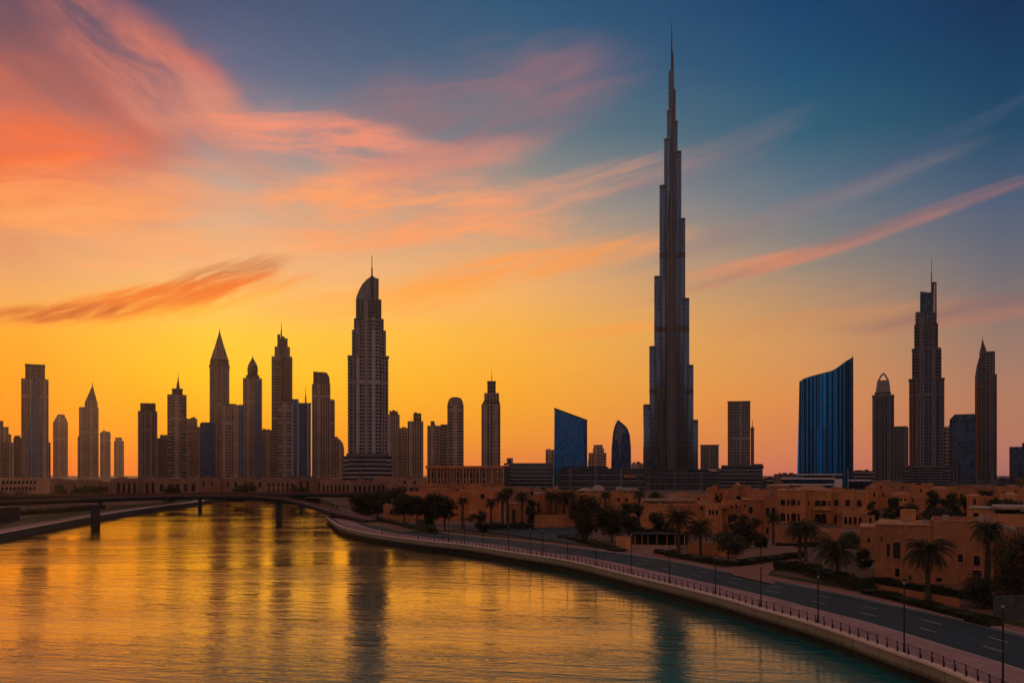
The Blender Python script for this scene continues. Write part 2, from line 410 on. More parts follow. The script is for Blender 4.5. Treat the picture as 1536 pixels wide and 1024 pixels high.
def strip_mat(name, kind, c0, c1, rough=0.9):
    """surfaces laid along the quay: UV = metres along / metres across"""
    m_ = bpy.data.materials.new(name); m_.use_nodes = True
    t = NT(m_.node_tree)
    o = t.n('ShaderNodeOutputMaterial'); b = t.n('ShaderNodeBsdfPrincipled')
    t.t.links.new(b.outputs[0], o.inputs[0])
    tcn = t.n('ShaderNodeTexCoord')
    u, v = t.sep(tcn.outputs['UV'])[:2]
    g = tcn.outputs['Object']
    c = t.mix(t.rng(t.noise(g, 0.12, 6.0, 0.65, 0.4), 0.3, 0.7), c0 + (1,), c1 + (1,))
    hgt = t.noise(g, 9.0, 5.0, 0.7)
    if kind == 'paver':
        br = t.n('ShaderNodeTexBrick'); t.put(br.inputs['Vector'], t.xyz(u, v, 0.0))
        br.inputs['Scale'].default_value = 1.0; br.inputs['Brick Width'].default_value = 0.9; br.inputs['Row Height'].default_value = 0.45
        br.inputs['Mortar Size'].default_value = 0.02; br.offset = 0.5
        br.inputs['Color1'].default_value = (0.82, 0.82, 0.82, 1); br.inputs['Color2'].default_value = (1.1, 1.1, 1.1, 1); br.inputs['Mortar'].default_value = (0.5, 0.5, 0.5, 1)
        c = t.mix(1.0, c, br.outputs['Color'], 'MULTIPLY')
    if kind == 'asphalt':
        # wheel tracks and patches
        tr = t.noise(t.xyz(t.m('MULTIPLY', u, 0.02), t.m('MULTIPLY', v, 0.9), 3.0), 1.0, 4.0, 0.6)
        c = t.mix(t.rng(tr, 0.4, 0.65, 0, 0.5), c, tuple(x * 1.45 for x in c1) + (1,))
        sp = t.noise(g, 6.0, 6.0, 0.75)
        c = t.mix(t.rng(sp, 0.55, 0.8, 0, 0.35), c, tuple(x * 1.8 for x in c1) + (1,))
    if kind == 'panel':
        j = t.m('LESS_THAN', t.m('FRACT', t.m('DIVIDE', u, 6.0)), 0.016)
        st = t.noise(t.xyz(t.m('MULTIPLY', u, 1.3), t.m('MULTIPLY', v, 0.25), 1.0), 1.0, 6.0, 0.7)
        pv = t.n('ShaderNodeTexWhiteNoise', noise_dimensions='1D'); t.put(pv.inputs['W'], t.m('FLOOR', t.m('DIVIDE', u, 6.0)))
        c = t.mix(t.rng(pv.outputs['Value'], 0, 1, 0, 0.4, False), c, tuple(x * 0.72 for x in c0) + (1,))
        c = t.mix(t.rng(st, 0.5, 0.75, 0, 0.5), c, tuple(x * 0.5 for x in c0) + (1,))
        tide = t.rng(t.m('ADD', v, t.m('MULTIPLY', t.m('SUBTRACT', st, 0.5), 0.9)), 0.75, 1.25, 0.0, 0.75)
        c = t.mix(tide, c, (0.05, 0.05, 0.032, 1))
        c = t.mix(j, c, tuple(x * 0.2 for x in c0) + (1,))
    t.put(b.inputs['Base Color'], c); b.inputs['Roughness'].default_value = rough
    b.inputs['Specular IOR Level'].default_value = 0.3
    bn = t.n('ShaderNodeBump'); bn.inputs['Strength'].default_value = 0.3; bn.inputs['Distance'].default_value = 0.02
    t.put(bn.inputs['Height'], hgt); t.t.links.new(bn.outputs[0], b.inputs['Normal'])
    return m_


M['asphalt'] = strip_mat('asphalt', 'asphalt', (0.014, 0.029, 0.033), (0.022, 0.039, 0.043), 0.75)
M['paver'] = strip_mat('paver', 'paver', (0.35, 0.205, 0.195), (0.45, 0.27, 0.255), 0.85)
M['sidewalk'] = strip_mat('sidewalk', 'paver', (0.28, 0.125, 0.085), (0.34, 0.16, 0.11), 0.9)
M['quay_panel'] = strip_mat('quay_panel', 'panel', (0.30, 0.25, 0.16), (0.38, 0.32, 0.21), 0.85)
M['coping'] = strip_mat('coping', 'plain', (0.74, 0.54, 0.42), (0.84, 0.62, 0.48), 0.75)
M['kerb'] = strip_mat('kerb', 'plain', (0.34, 0.27, 0.23), (0.42, 0.34, 0.29), 0.85)
M['algae_shade_base'] = mat('algae_shade_base', (0.018, 0.02, 0.016), 0.8, 0, 0.4, 0.8, 0.5, 3.0)  # wet algae tone, near-black with the overhang's shade put into the colour
M['bridge_side'] = mat('bridge_side', (0.035, 0.034, 0.036), 0.75, 0, 0.25, 0.3, 0.2)
M['bridge_edge'] = mat('bridge_edge', (0.15, 0.085, 0.065), 0.7, 0, 0.2, 0.3)
M['road_paint'] = mat('road_paint', (0.50, 0.50, 0.50), 0.7, 0, 0.35, 3.0)
M['post_metal'] = mat('post_metal', (0.018, 0.018, 0.02), 0.5, 0.3, 0.2, 2.0)
M['lamp_cap'] = mat('lamp_cap', (0.35, 0.34, 0.33), 0.4, 0.2, 0.1, 2.0)
M['screen_mesh'] = mat('screen_mesh', (0.05, 0.065, 0.06), 0.8, 0, 0.3, 1.0)
M['bark'] = mat('bark', (0.075, 0.052, 0.036), 0.95, 0, 0.4, 3.0, 0.8, 6.0)


def leaf_mat(name, c0, c1):
    m_ = bpy.data.materials.new(name); m_.use_nodes = True
    t = NT(m_.node_tree)
    o = t.n('ShaderNodeOutputMaterial'); b = t.n('ShaderNodeBsdfPrincipled')
    tl = t.n('ShaderNodeBsdfTranslucent'); mx = t.n('ShaderNodeMixShader'); mx.inputs[0].default_value = 0.18
    g = t.n('ShaderNodeTexCoord').outputs['Object']
    c = t.mix(t.rng(t.noise(g, 0.9, 4.0, 0.6), 0.35, 0.65), c0 + (1,), c1 + (1,))
    t.put(b.inputs['Base Color'], c); t.put(tl.inputs['Color'], c)
    b.inputs['Roughness'].default_value = 0.65; b.inputs['Specular IOR Level'].default_value = 0.25
    t.t.links.new(b.outputs[0], mx.inputs[1]); t.t.links.new(tl.outputs[0], mx.inputs[2]); t.t.links.new(mx.outputs[0], o.inputs[0])
    return m_


M['palm_leaf'] = leaf_mat('palm_leaf', (0.040, 0.042, 0.018), (0.075, 0.070, 0.028))
M['leaf_dark'] = leaf_mat('leaf_dark', (0.026, 0.034, 0.016), (0.05, 0.056, 0.026))
M['leaf_olive'] = leaf_mat('leaf_olive', (0.045, 0.048, 0.028), (0.075, 0.075, 0.045))
M['hedge_leaf'] = leaf_mat('hedge_leaf', (0.022, 0.030, 0.012), (0.04, 0.046, 0.02))
M['gold_leaf'] = leaf_mat('gold_leaf', (0.20, 0.12, 0.02), (0.3, 0.18, 0.03))

# water
wm_ = bpy.data.materials.new('canal_water'); wm_.use_nodes = True
t = NT(wm_.node_tree)
o = t.n('ShaderNodeOutputMaterial')
g = t.n('ShaderNodeTexCoord').outputs['Object']
x, y, z = t.sep(g)[:3]
big = t.noise(t.xyz(t.m('MULTIPLY', x, 0.012), t.m('MULTIPLY', y, 0.035), 0.0), 1.0, 3.0, 0.5)
h1 = t.noise(t.xyz(t.m('MULTIPLY', x, 0.16), t.m('MULTIPLY', t.m('ADD', y, t.m('MULTIPLY', x, 0.16)), 0.55), 0.0), 1.0, 3.0, 0.5, 0.6)
h2 = t.noise(t.xyz(t.m('MULTIPLY', x, 0.55), t.m('MULTIPLY', t.m('SUBTRACT', y, t.m('MULTIPLY', x, 0.1)), 1.7), 4.0), 1.0, 4.0, 0.6, 0.4)
h0 = t.noise(t.xyz(t.m('MULTIPLY', x, 0.07), t.m('MULTIPLY', t.m('ADD', y, t.m('MULTIPLY', x, 0.22)), 0.24), 8.0), 1.0, 3.0, 0.55, 0.8)
hh = t.m('ADD', t.m('ADD', t.m('MULTIPLY', h1, 0.075), t.m('MULTIPLY', h2, 0.034)), t.m('MULTIPLY', h0, 0.15))
hh = t.m('MULTIPLY', hh, t.rng(big, 0.35, 0.65, 0.55, 1.3))
bn = t.n('ShaderNodeBump'); bn.inputs['Strength'].default_value = 1.0; bn.inputs['Distance'].default_value = 1.0
t.put(bn.inputs['Height'], hh)
body = t.n('ShaderNodeBsdfDiffuse'); body.inputs['Color'].default_value = (0.022, 0.19, 0.18, 1)
gl = t.n('ShaderNodeBsdfGlossy'); gl.inputs['Color'].default_value = (1.0, 0.77, 0.44, 1); gl.inputs['Roughness'].default_value = 0.015
lw_ = t.n('ShaderNodeLayerWeight'); lw_.inputs['Blend'].default_value = 0.5
for nd in (gl, lw_):
    t.t.links.new(bn.outputs[0], nd.inputs['Normal'])
fres = t.rng(lw_.outputs['Facing'], 0.71, 0.93, 0.06, 0.99)
mx = t.n('ShaderNodeMixShader'); t.put(mx.inputs[0], fres)
t.t.links.new(body.outputs[0], mx.inputs[1]); t.t.links.new(gl.outputs[0], mx.inputs[2]); t.t.links.new(mx.outputs[0], o.inputs[0])
M['water'] = wm_

# ------------------------------------------------------------------ object helpers
def tag(o, label=None, cat=None, group=None, kind=None):
    if label: o['label'] = label
    if cat: o['category'] = cat
    if group: o['group'] = group
    if kind: o['kind'] = kind
    return o


def empty(name, loc, rz=0.0):
    o = bpy.data.objects.new(name, None)
    o.location = loc; o.rotation_euler = (0, 0, rz); o.empty_display_size = 2
    C.objects.link(o)
    return o


def link(name, bm, m_, parent=None, smooth=False):
    me = bpy.data.meshes.new(name)
    bmesh.ops.recalc_face_normals(bm, faces=bm.faces)
    if smooth:
        for f in bm.faces:
            f.smooth = True
    bm.to_mesh(me); bm.free()
    for x in (m_ if isinstance(m_, (list, tuple)) else [m_]):
        me.materials.append(x)
    o = bpy.data.objects.new(name, me)
    C.objects.link(o)
    if parent is not None:
        o.parent = parent
    return o


def copy_thing(o, parent=None):
    c = o.copy(); C.objects.link(c)
    if parent is not None:
        c.parent = parent
    for ch in list(o.children):
        copy_thing(ch, c)
    return c


def BM():
    return bmesh.new()


def box(bm, x0, x1, y0, y1, z0, z1):
    v = [bm.verts.new(p) for p in ((x0,y0,z0),(x1,y0,z0),(x1,y1,z0),(x0,y1,z0),(x0,y0,z1),(x1,y0,z1),(x1,y1,z1),(x0,y1,z1))]
    for f in ((3,2,1,0),(4,5,6,7),(0,1,5,4),(1,2,6,5),(2,3,7,6),(3,0,4,7)):
        bm.faces.new([v[i] for i in f])


def frustum(bm, b, t_, z0, z1):
    """b, t_: (x0,x1,y0,y1) at z0 / z1"""
    v = [bm.verts.new(p) for p in ((b[0],b[2],z0),(b[1],b[2],z0),(b[1],b[3],z0),(b[0],b[3],z0),(t_[0],t_[2],z1),(t_[1],t_[2],z1),(t_[1],t_[3],z1),(t_[0],t_[3],z1))]
    for f in ((3,2,1,0),(4,5,6,7),(0,1,5,4),(1,2,6,5),(2,3,7,6),(3,0,4,7)):
        bm.faces.new([v[i] for i in f])


def lathe(bm, cx, cy_, prof, n=20, rot=0.0):
    """prof: (radius, z) bottom to top"""
    rings = []
    for r, z in prof:
        r = max(r, 0.002)
        rings.append([bm.verts.new((cx + r * math.cos(rot + 2 * math.pi * i / n), cy_ + r * math.sin(rot + 2 * math.pi * i / n), z)) for i in range(n)])
    for a, b_ in zip(rings, rings[1:]):
        for i in range(n):
            bm.faces.new((a[i], a[(i + 1) % n], b_[(i + 1) % n], b_[i]))
    bm.faces.new(rings[0][::-1]); bm.faces.new(rings[-1])


def prism(bm, pts, y0, y1):
    """outline in x/z pushed from y0 to y1"""
    a = [bm.verts.new((x, y0, z)) for x, z in pts]
    b_ = [bm.verts.new((x, y1, z)) for x, z in pts]
    n = len(pts)
    bm.faces.new(a); bm.faces.new(b_[::-1])
    for i in range(n):
        bm.faces.new((a[(i + 1) % n], a[i], b_[i], b_[(i + 1) % n]))


def floorplan(bm, pts, z0, z1):
    """outline in x/y raised from z0 to z1"""
    a = [bm.verts.new((x, y, z0)) for x, y in pts]
    b_ = [bm.verts.new((x, y, z1)) for x, y in pts]
    n = len(pts)
    bm.faces.new(a[::-1]); bm.faces.new(b_)
    for i in range(n):
        bm.faces.new((a[i], a[(i + 1) % n], b_[(i + 1) % n], b_[i]))


def tube(bm, p, q, r0, r1=None, n=6):
    r1 = r0 if r1 is None else r1
    p, q = Vector(p), Vector(q)
    d = (q - p).normalized()
    s = d.cross(Vector((0, 0, 1)) if abs(d.z) < 0.9 else Vector((1, 0, 0))).normalized(); u = d.cross(s)
    A = []; B = []
    for i in range(n):
        a = 2 * math.pi * i / n
        k = s * math.cos(a) + u * math.sin(a)
        A.append(bm.verts.new(p + k * r0)); B.append(bm.verts.new(q + k * r1))
    for i in range(n):
        bm.faces.new((A[i], A[(i + 1) % n], B[(i + 1) % n], B[i]))
    bm.faces.new(A[::-1]); bm.faces.new(B)


# ------------------------------------------------------------------ places measured on the photo, at their own distance
def wx(px, Y):
    return (px - CX) * Y / F


def wz(py, Y):
    return H - (py - HY) * Y / F


def gnd(px, py, z=0.0):
    Y = (H - z) * F / (py - HY)
    return Vector((wx(px, Y), Y, z))


class Site:
    """a building plot at distance Y; local axes face the eye; px -> local metres"""
    def __init__(self, name, label, cat, px0, px1, Y, rot=0.0, k=0.8, group=None):
        self.pc = 0.5 * (px0 + px1); self.Y = Y
        X = wx(self.pc, Y)
        a = math.atan2(X, Y)
        self.s = Y / F * math.cos(a)
        rr = R(rot)
        self.fit = 1.0 / (math.cos(rr) + k * abs(math.sin(rr)))
        self.s0 = Y / F
        self.k = k
        self.e = empty(name, (X, Y, 0), -a + rr)
        tag(self.e, label, cat, group)
    def x(self, px):
        return (px - self.pc) * self.s * self.fit
    def z(self, py):
        return H - (py - HY) * self.s0
    def box(self, part, m_, x0, x1, yt, yb=None, k=None, dy=0.0, bevel=0.0):
        bm = BM(); a, b_ = self.x(x0), self.x(x1)
        d = (b_ - a) * (self.k if k is None else k) * 0.5
        box(bm, a, b_, -d + dy, d + dy, -1.0 if yb is None else self.z(yb), self.z(yt))
        if bevel:
            es = [e for e in bm.edges if abs(e.verts[0].co.z - e.verts[1].co.z) > 0.5]
            bmesh.ops.bevel(bm, geom=es, offset=bevel * (b_ - a), segments=4, affect='EDGES')
        return link(part, bm, m_, self.e)
    def taper(self, part, m_, x0, x1, yb, u0, u1, yt, k=None):
        bm = BM(); a, b_, c, d_ = self.x(x0), self.x(x1), self.x(u0), self.x(u1)
        kk = self.k if k is None else k
        frustum(bm, (a, b_, -(b_ - a) * kk / 2, (b_ - a) * kk / 2), (c, d_, -(d_ - c) * kk / 2, (d_ - c) * kk / 2), self.z(yb), self.z(yt))
        return link(part, bm, m_, self.e)
    def lathe(self, part, m_, xc, prof, n=20, smooth=False, dy=0.0):
        bm = BM()
        lathe(bm, self.x(xc), dy, [(r * self.s * self.fit, self.z(y)) for r, y in prof], n, math.pi / n)
        return link(part, bm, m_, self.e, smooth)
    def mast(self, part, m_, xc, yt, yb, r=0.5, rt=0.12, dy=0.0):
        bm = BM()
        zb, zt = self.z(yb), self.z(yt)
        lathe(bm, self.x(xc), dy, [(r * self.s, zb), (r * self.s * 0.8, zb + (zt - zb) * 0.45), (r * self.s * 0.45, zb + (zt - zb) * 0.47), (rt * self.s, zt)], 8)
        return link(part, bm, m_, self.e)
    def outline(self, part, m_, pts, d, dy=0.0, smooth=False):
        bm = BM()
        dd = d * self.s / 2
        prism(bm, [(self.x(px), self.z(py)) for px, py in pts], -dd + dy, dd + dy)
        return link(part, bm, m_, self.e, smooth)
    def fins(self, part, m_, xs, yt, yb, w_, d, dy):
        """vertical ribs proud of the front"""
        bm = BM()
        for q in xs:
            box(bm, self.x(q - w_ / 2), self.x(q + w_ / 2), dy - d, dy + 0.2, self.z(yb), self.z(yt))
        return link(part, bm, m_, self.e)
    def slabs(self, part, m_, x0, x1, yt, yb, step, k, out=0.6, th=0.3):
        """projecting floor slabs all round"""
        bm = BM(); a, b_ = self.x(x0), self.x(x1); d = (b_ - a) * k / 2
        z = self.z(yb)
        while z < self.z(yt):
            box(bm, a - out, b_ + out, -d - out, d + out, z, z + step * th)
            z += step
        return link(part, bm, m_, self.e)
    def roofkit(self, x0, x1, y, seed, k=None, n=3):
        """plant boxes and rails on a flat roof"""
        rr = random.Random(seed); bm = BM()
        wd = (x1 - x0)
        for i in range(n):
            a = x0 + wd * rr.uniform(0.08, 0.7); b_ = a + wd * rr.uniform(0.12, 0.28)
            hgt = rr.uniform(0.8, 2.6)
            dd = (self.x(b_) - self.x(a)) * 0.8
            oy = rr.uniform(-0.15, 0.15) * wd * self.s
            box(bm, self.x(a), self.x(min(b_, x1 - wd * .06)), oy - dd / 2, oy + dd / 2, self.z(y) - 0.3, self.z(y - hgt))
        return link('roof_plant', bm, M['trim_dark'], self.e)


def facade_wall(bm, x0, x1, z0, z1, y, holes, depth=0.35, flip=1):
    """a wall in the x/z plane at y with real openings (x0,x1,z0,z1,arch) and reveals going to y+depth"""
    xs = sorted({x0, x1, *[v for h in holes for v in h[:2]]}); zs = sorted({z0, z1, *[v for h in holes for v in h[2:4]]})
    xs = [v for v in xs if x0 <= v <= x1]; zs = [v for v in zs if z0 <= v <= z1]
    def q(*pts):
        bm.faces.new([bm.verts.new(p) for p in pts])
    for xa, xb in zip(xs, xs[1:]):
        for za, zb in zip(zs, zs[1:]):
            cx, cz = (xa + xb) / 2, (za + zb) / 2
            if any(h[0] < cx < h[1] and h[2] < cz < h[3] for h in holes):
                continue
            q((xa, y, za), (xb, y, za), (xb, y, zb), (xa, y, zb))
    for (a, b_, c, d, arch) in holes:
        yb = y + depth
        q((a, y, c), (a, yb, c), (b_, yb, c), (b_, y, c))
        if not arch:
            q((a, y, c), (a, y, d), (a, yb, d), (a, yb, c)); q((b_, y, c), (b_, yb, c), (b_, yb, d), (b_, y, d))
            q((a, y, d), (b_, y, d), (b_, yb, d), (a, yb, d))
        else:
            r = (b_ - a) / 2; rz = min(r, (d - c) * 0.6); m_ = (a + b_) / 2; n = 8
            sp = d - rz
            q((a, y, c), (a, y, sp), (a, yb, sp), (a, yb, c)); q((b_, y, c), (b_, yb, c), (b_, yb, sp), (b_, y, sp))
            pts = [(m_ - r * math.cos(math.pi * i / n), sp + rz * math.sin(math.pi * i / n)) for i in range(n + 1)]
            for (xa, za), (xb, zb) in zip(pts, pts[1:]):
                q((xa, y, za), (xb, y, zb), (xb, y, d), (xa, y, d))
                q((xa, y, za), (xa, yb, za), (xb, yb, zb), (xb, y, zb))


def add_window(parent, a, b_, c, d, y, arch, name='window', mull=2):
    """dark glazing at the back of an opening with its own frame"""
    bm = BM()
    yy = y + 0.30
    v = [bm.verts.new(p) for p in ((a, yy, c), (b_, yy, c), (b_, yy, d), (a, yy, d))]
    bm.faces.new(v)
    f = 0.07
    box(bm, a, a + f, yy - .06, yy + .02, c, d); box(bm, b_ - f, b_, yy - .06, yy + .02, c, d)
    box(bm, a + f, b_ - f, yy - .06, yy + .02, c, c + f); box(bm, a + f, b_ - f, yy - .06, yy + .02, d - f, d)
    for i in range(1, mull):
        xm = a + (b_ - a) * i / mull
        box(bm, xm - .03, xm + .03, yy - .05, yy + .02, c + f, d - f)
    if d - c > 1.4:
        zm = c + (d - c) * .62
        box(bm, a + f, b_ - f, yy - .045, yy + .015, zm - .03, zm + .03)
    for i, fc in enumerate(bm.faces):
        fc.material_index = 0 if i == 0 else 1
    return link(name, bm, [M['door_wood'] if name == 'door' else M['window_glass'], M['window_frame']], parent)


def volume(e, wallbm, roofbm, x0, x1, y0, y1, z1, holes=(), z0=-0.5, par=0.7, th=0.3):
    """one flat-roofed block: pierced front, side and back walls, parapet, sunk roof"""
    facade_wall(wallbm, x0, x1, z0, z1, y0, list(holes))
    def q(bm, *pts):
        bm.faces.new([bm.verts.new(p) for p in pts])
    q(wallbm, (x1, y0, z0), (x1, y1, z0), (x1, y1, z1), (x1, y0, z1))
    q(wallbm, (x0, y1, z0), (x0, y0, z0), (x0, y0, z1), (x0, y1, z1))
    q(wallbm, (x1, y1, z0), (x0, y1, z0), (x0, y1, z1), (x1, y1, z1))
    # parapet top ring + inner faces
    a, b_, c, d = x0 + th, x1 - th, y0 + th, y1 - th
    q(wallbm, (x0, y0, z1), (x1, y0, z1), (b_, c, z1), (a, c, z1)); q(wallbm, (x1, y0, z1), (x1, y1, z1), (b_, d, z1), (b_, c, z1))
    q(wallbm, (x1, y1, z1), (x0, y1, z1), (a, d, z1), (b_, d, z1)); q(wallbm, (x0, y1, z1), (x0, y0, z1), (a, c, z1), (a, d, z1))
    zr = z1 - par
    q(wallbm, (a, c, z1), (b_, c, z1), (b_, c, zr), (a, c, zr)); q(wallbm, (b_, c, z1), (b_, d, z1), (b_, d, zr), (b_, c, zr))
    q(wallbm, (b_, d, z1), (a, d, z1), (a, d, zr), (b_, d, zr)); q(wallbm, (a, d, z1), (a, c, z1), (a, c, zr), (a, d, zr))
    q(roofbm, (a, c, zr), (b_, c, zr), (b_, d, zr), (a, d, zr))
    # dark interior behind the openings
    if holes:
        q(wallbm, (x0 + .05, y0 + .5, z0), (x1 - .05, y0 + .5, z0), (x1 - .05, y0 + .5, zr - .05), (x0 + .05, y0 + .5, zr - .05))


def house(name, label, cat, px0, px1, Y, blocks, rot=0.0, wall='stucco', roof='roof_screed', extras=(), group=None, z0=-0.5):
    """blocks: (px0, px1, py_top, dy, depth, openings) ; openings: (px0, px1, py_top, py_bottom, arch[, 'door'])"""
    S = Site(name, label, cat, px0, px1, Y, rot, 0.0, group)
    wb, rb = BM(), BM()
    wins = []
    for (a, b_, yt, dy, dp, ops) in blocks:
        hs = []
        for o_ in ops:
            h_ = (S.x(o_[0]), S.x(o_[1]), max(0.05, S.z(o_[3])), S.z(o_[2]), o_[4])
            hs.append(h_); wins.append(h_ + (dy, o_[5] if len(o_) > 5 else 'window'))
        volume(S.e, wb, rb, S.x(a), S.x(b_), dy, dy + dp, S.z(yt), hs, z0)
    link('wall', wb, M[wall], S.e); link('roof', rb, M[roof], S.e)
    for (a, b_, c, d, arch, dy, nm) in wins:
        wn_ = add_window(S.e, a, b_, c, d, dy, arch, nm)
        if nm == 'window' and Y < 400:
            bm = BM(); box(bm, a - .12, b_ + .12, dy - .12, dy + .1, c - .14, c - .003); link('lit_edge_sill', bm, M['stucco_tan'], wn_)  # sill added in lighter plaster, imitating light caught on the reveal edges
    rr = random.Random(int(px0 * 7 + Y))
    for (a, b_, yt, dy, dp, ops) in blocks:
        for q in range(max(1, int((b_ - a) / 16))):
            u_ = rr.uniform(a + 1.5, max(a + 1.6, b_ - 4)); wd = rr.uniform(.8, 1.6); yy = dy + rr.uniform(1.2, dp * .6); zr = S.z(yt) - .7
            bm = BM()
            if rr.random() < .35:
                lathe(bm, S.x(u_), yy, [(.62, zr), (.66, zr + .9), (.5, zr + 1.25), (.12, zr + 1.35)], 12); nm = 'water_tank'
            else:
                box(bm, S.x(u_), S.x(u_) + wd, yy, yy + .9, zr + .12, zr + rr.uniform(.9, 1.5)); nm = 'cooling_unit'
            link(nm, bm, M['roof_kit'], S.e)
    for ex in extras:
        if ex[0] == 'dome':
            _, px, py, r, dy, m_ = ex; bm = BM()
            rm = r * S.s; zb = S.z(py)
            lathe(bm, S.x(px), dy, [(rm * 1.04, zb - 1.5), (rm * 1.04, zb)] + [(rm * math.cos(t_), zb + rm * .62 * math.sin(t_)) for t_ in [i * math.pi / 16 for i in range(9)]], 24)
            link('dome', bm, M[m_], S.e, True)
        elif ex[0] == 'box':
            _, nm, a, b_, yt, yb, dy, dp, m_ = ex; bm = BM()
            box(bm, S.x(a), S.x(b_), dy, dy + dp, S.z(yb), S.z(yt))
            link(nm, bm, M[m_], S.e)
        elif ex[0] == 'slope':
            _, nm, a, b_, yt, yb, dy, dp, m_ = ex; bm = BM()
            w_ = S.x(b_) - S.x(a)
            frustum(bm, (S.x(a), S.x(b_), dy, dy + dp), (S.x(a) + w_ * .3, S.x(b_) - w_ * .3, dy + dp * .4, dy + dp * .6), S.z(yb), S.z(yt))
            link(nm, bm, M[m_], S.e)
    return S

# ------------------------------------------------------------------ quay line (landward is to the right of travel)
def catmull(pts, step=3.0):
    out = []
    P = [Vector(p) for p in pts]
    P = [P[0] * 2 - P[1]] + P + [P[-1] * 2 - P[-2]]
    for i in range(1, len(P) - 2):
        n = max(2, int((P[i + 1] - P[i]).length / step))
        for j in range(n):
            t_ = j / n
            a, b_, c, d = P[i - 1], P[i], P[i + 1], P[i + 2]
            out.append(0.5 * ((2 * b_) + (c - a) * t_ + (2 * a - 5 * b_ + 4 * c - d) * t_ ** 2 + (3 * b_ - a - 3 * c + d) * t_ ** 3))
    out.append(P[-2])
    return out


PX = [(489,774.5),(509,788),(539,796.5),(578,803),(636,810.5),(695,816.5),(773,828.5),(852,840.5),(944,862),(1072,893),(1136,911.5),(1222,936),(1352,981),(1412,1002)]
near = [(36, -60), (40, 10), (42.6, 55), (44.0, 76)]
quay_pts = near + [tuple(gnd(px, py))[:2] for px, py in PX[::-1]]
QUAY = catmull(quay_pts)
TIP = catmull([QUAY[-1], (-85, 412), (-92, 450), (-112, 560), (-150, 690)])[1:]
LEFT_PX = [(300, 751.5), (215, 762), (137, 774), (70, 786), (0, 799)]
LEFT = catmull([(-228, 705), (-222, 640)] + [tuple(gnd(px, py))[:2] for px, py in LEFT_PX] + [(-160, 240), (-145, 120), (-135, -60)])
FAR = [Vector(p) for p in ((-165, 708), (-190, 712), (-214, 711))]


def frames(pts):
    out = []; acc = 0.0
    for i, p in enumerate(pts):
        d = (pts[min(i + 1, len(pts) - 1)] - pts[max(i - 1, 0)]).normalized()
        if i: acc += (p - pts[i - 1]).length
        out.append((p, Vector((d.y, -d.x)), acc))
    return out


def ribbon(name, pts, rails, m_, parent=None, kind=None):
    """rails: (offset landward, z) cross-section points swept along pts, UV in metres"""
    bm = BM(); uv = bm.loops.layers.uv.new('UVMap')
    fr = frames(pts); rows = []
    for p, nrm, u in fr:
        rows.append([(bm.verts.new((p.x + nrm.x * o_, p.y + nrm.y * o_, z_)), u) for o_, z_ in rails])
    acc = [0.0]
    for (a, za), (b_, zb) in zip(rails, rails[1:]):
        acc.append(acc[-1] + math.hypot(b_ - a, zb - za))
    for r0, r1 in zip(rows, rows[1:]):
        for k in range(len(rails) - 1):
            f = bm.faces.new((r0[k][0], r1[k][0], r1[k + 1][0], r0[k + 1][0]))
            for lp, (uu, vv) in zip(f.loops, ((r0[k][1], acc[k]), (r1[k][1], acc[k]), (r1[k + 1][1], acc[k + 1]), (r0[k + 1][1], acc[k + 1]))):
                lp[uv].uv = (uu, vv)
    me = bpy.data.meshes.new(name); bm.to_mesh(me); bm.free(); me.materials.append(m_)
    o_ = bpy.data.objects.new(name, me); C.objects.link(o_)
    if parent: o_.parent = parent
    if kind: o_['kind'] = kind
    return o_


# water and land
bm = BM()
v = [bm.verts.new(p) for p in ((-900, -400, -2.6), (300, -400, -2.6), (300, 900, -2.6), (-900, 900, -2.6))]
bm.faces.new(v)
link('water', bm, M['water'])['kind'] = 'structure'

from mathutils.geometry import tessellate_polygon
EXT = 5000.0
off = lambda pts, d: [p + n_ * d for p, n_, _ in frames(pts)]
shore = off(QUAY, 1.2) + off(TIP, 1.2) + [p + Vector((0, 1)) for p in FAR] + off(LEFT, 1.2)
loop = shore + [Vector((-EXT, -60)), Vector((-EXT, EXT)), Vector((EXT, EXT)), Vector((EXT, -60))]
bm = BM()
vs = [bm.verts.new((p.x, p.y, -0.25)) for p in loop]
for tri in tessellate_polygon([[Vector((p.x, p.y, 0)) for p in loop]]):
    try:
        bm.faces.new([vs[i] for i in tri])
    except ValueError:
        pass
for f in bm.faces:
    if f.normal.z < 0: f.normal_flip()
g_ = link('ground', bm, M['ground']); g_['kind'] = 'structure'

# embankments
qw = empty('quay_wall', (0, 0, 0))
tag(qw, 'pale concrete embankment wall with projecting coping below the promenade railing', 'wall')
RQ = QUAY + TIP[:4]
ribbon('coping', RQ, [(-0.22, -0.12), (-0.22, 0.14), (0.55, 0.14), (0.55, -0.05)], M['coping'], qw)
ribbon('wall_panel', RQ, [(0.0, -0.12), (0.0, -1.55), (0.9, -1.55)], M['quay_panel'], qw)
ribbon('wall_base', RQ, [(0.9, -0.3), (0.9, -3.4)], M['algae_shade_base'], qw)
tw = empty('embankment', (0, 0, 0))
tag(tw, 'dark low embankment of the right bank running on behind the footbridge', 'wall')
ribbon('coping', TIP[3:], [(-0.1, -0.2), (-0.1, 0.1), (0.6, 0.1)], M['bridge_edge'], tw)
ribbon('wall_base', TIP[3:], [(0.2, 0.0), (0.2, -3.4)], M['algae_shade_base'], tw)
lw = empty('embankment', (0, 0, 0))
tag(lw, 'dark embankment wall of the left bank under the bridge', 'wall')
ribbon('coping', LEFT, [(-0.2, -0.25), (-0.2, 0.12), (0.6, 0.12), (0.6, 0)], M['coping'], lw)
ribbon('wall_base', LEFT, [(0.0, 0.05), (0.0, -3.4)], M['bridge_side'], lw)
fw = empty('embankment', (0, 0, 0))
tag(fw, 'short far embankment closing the water behind both bridges', 'wall')
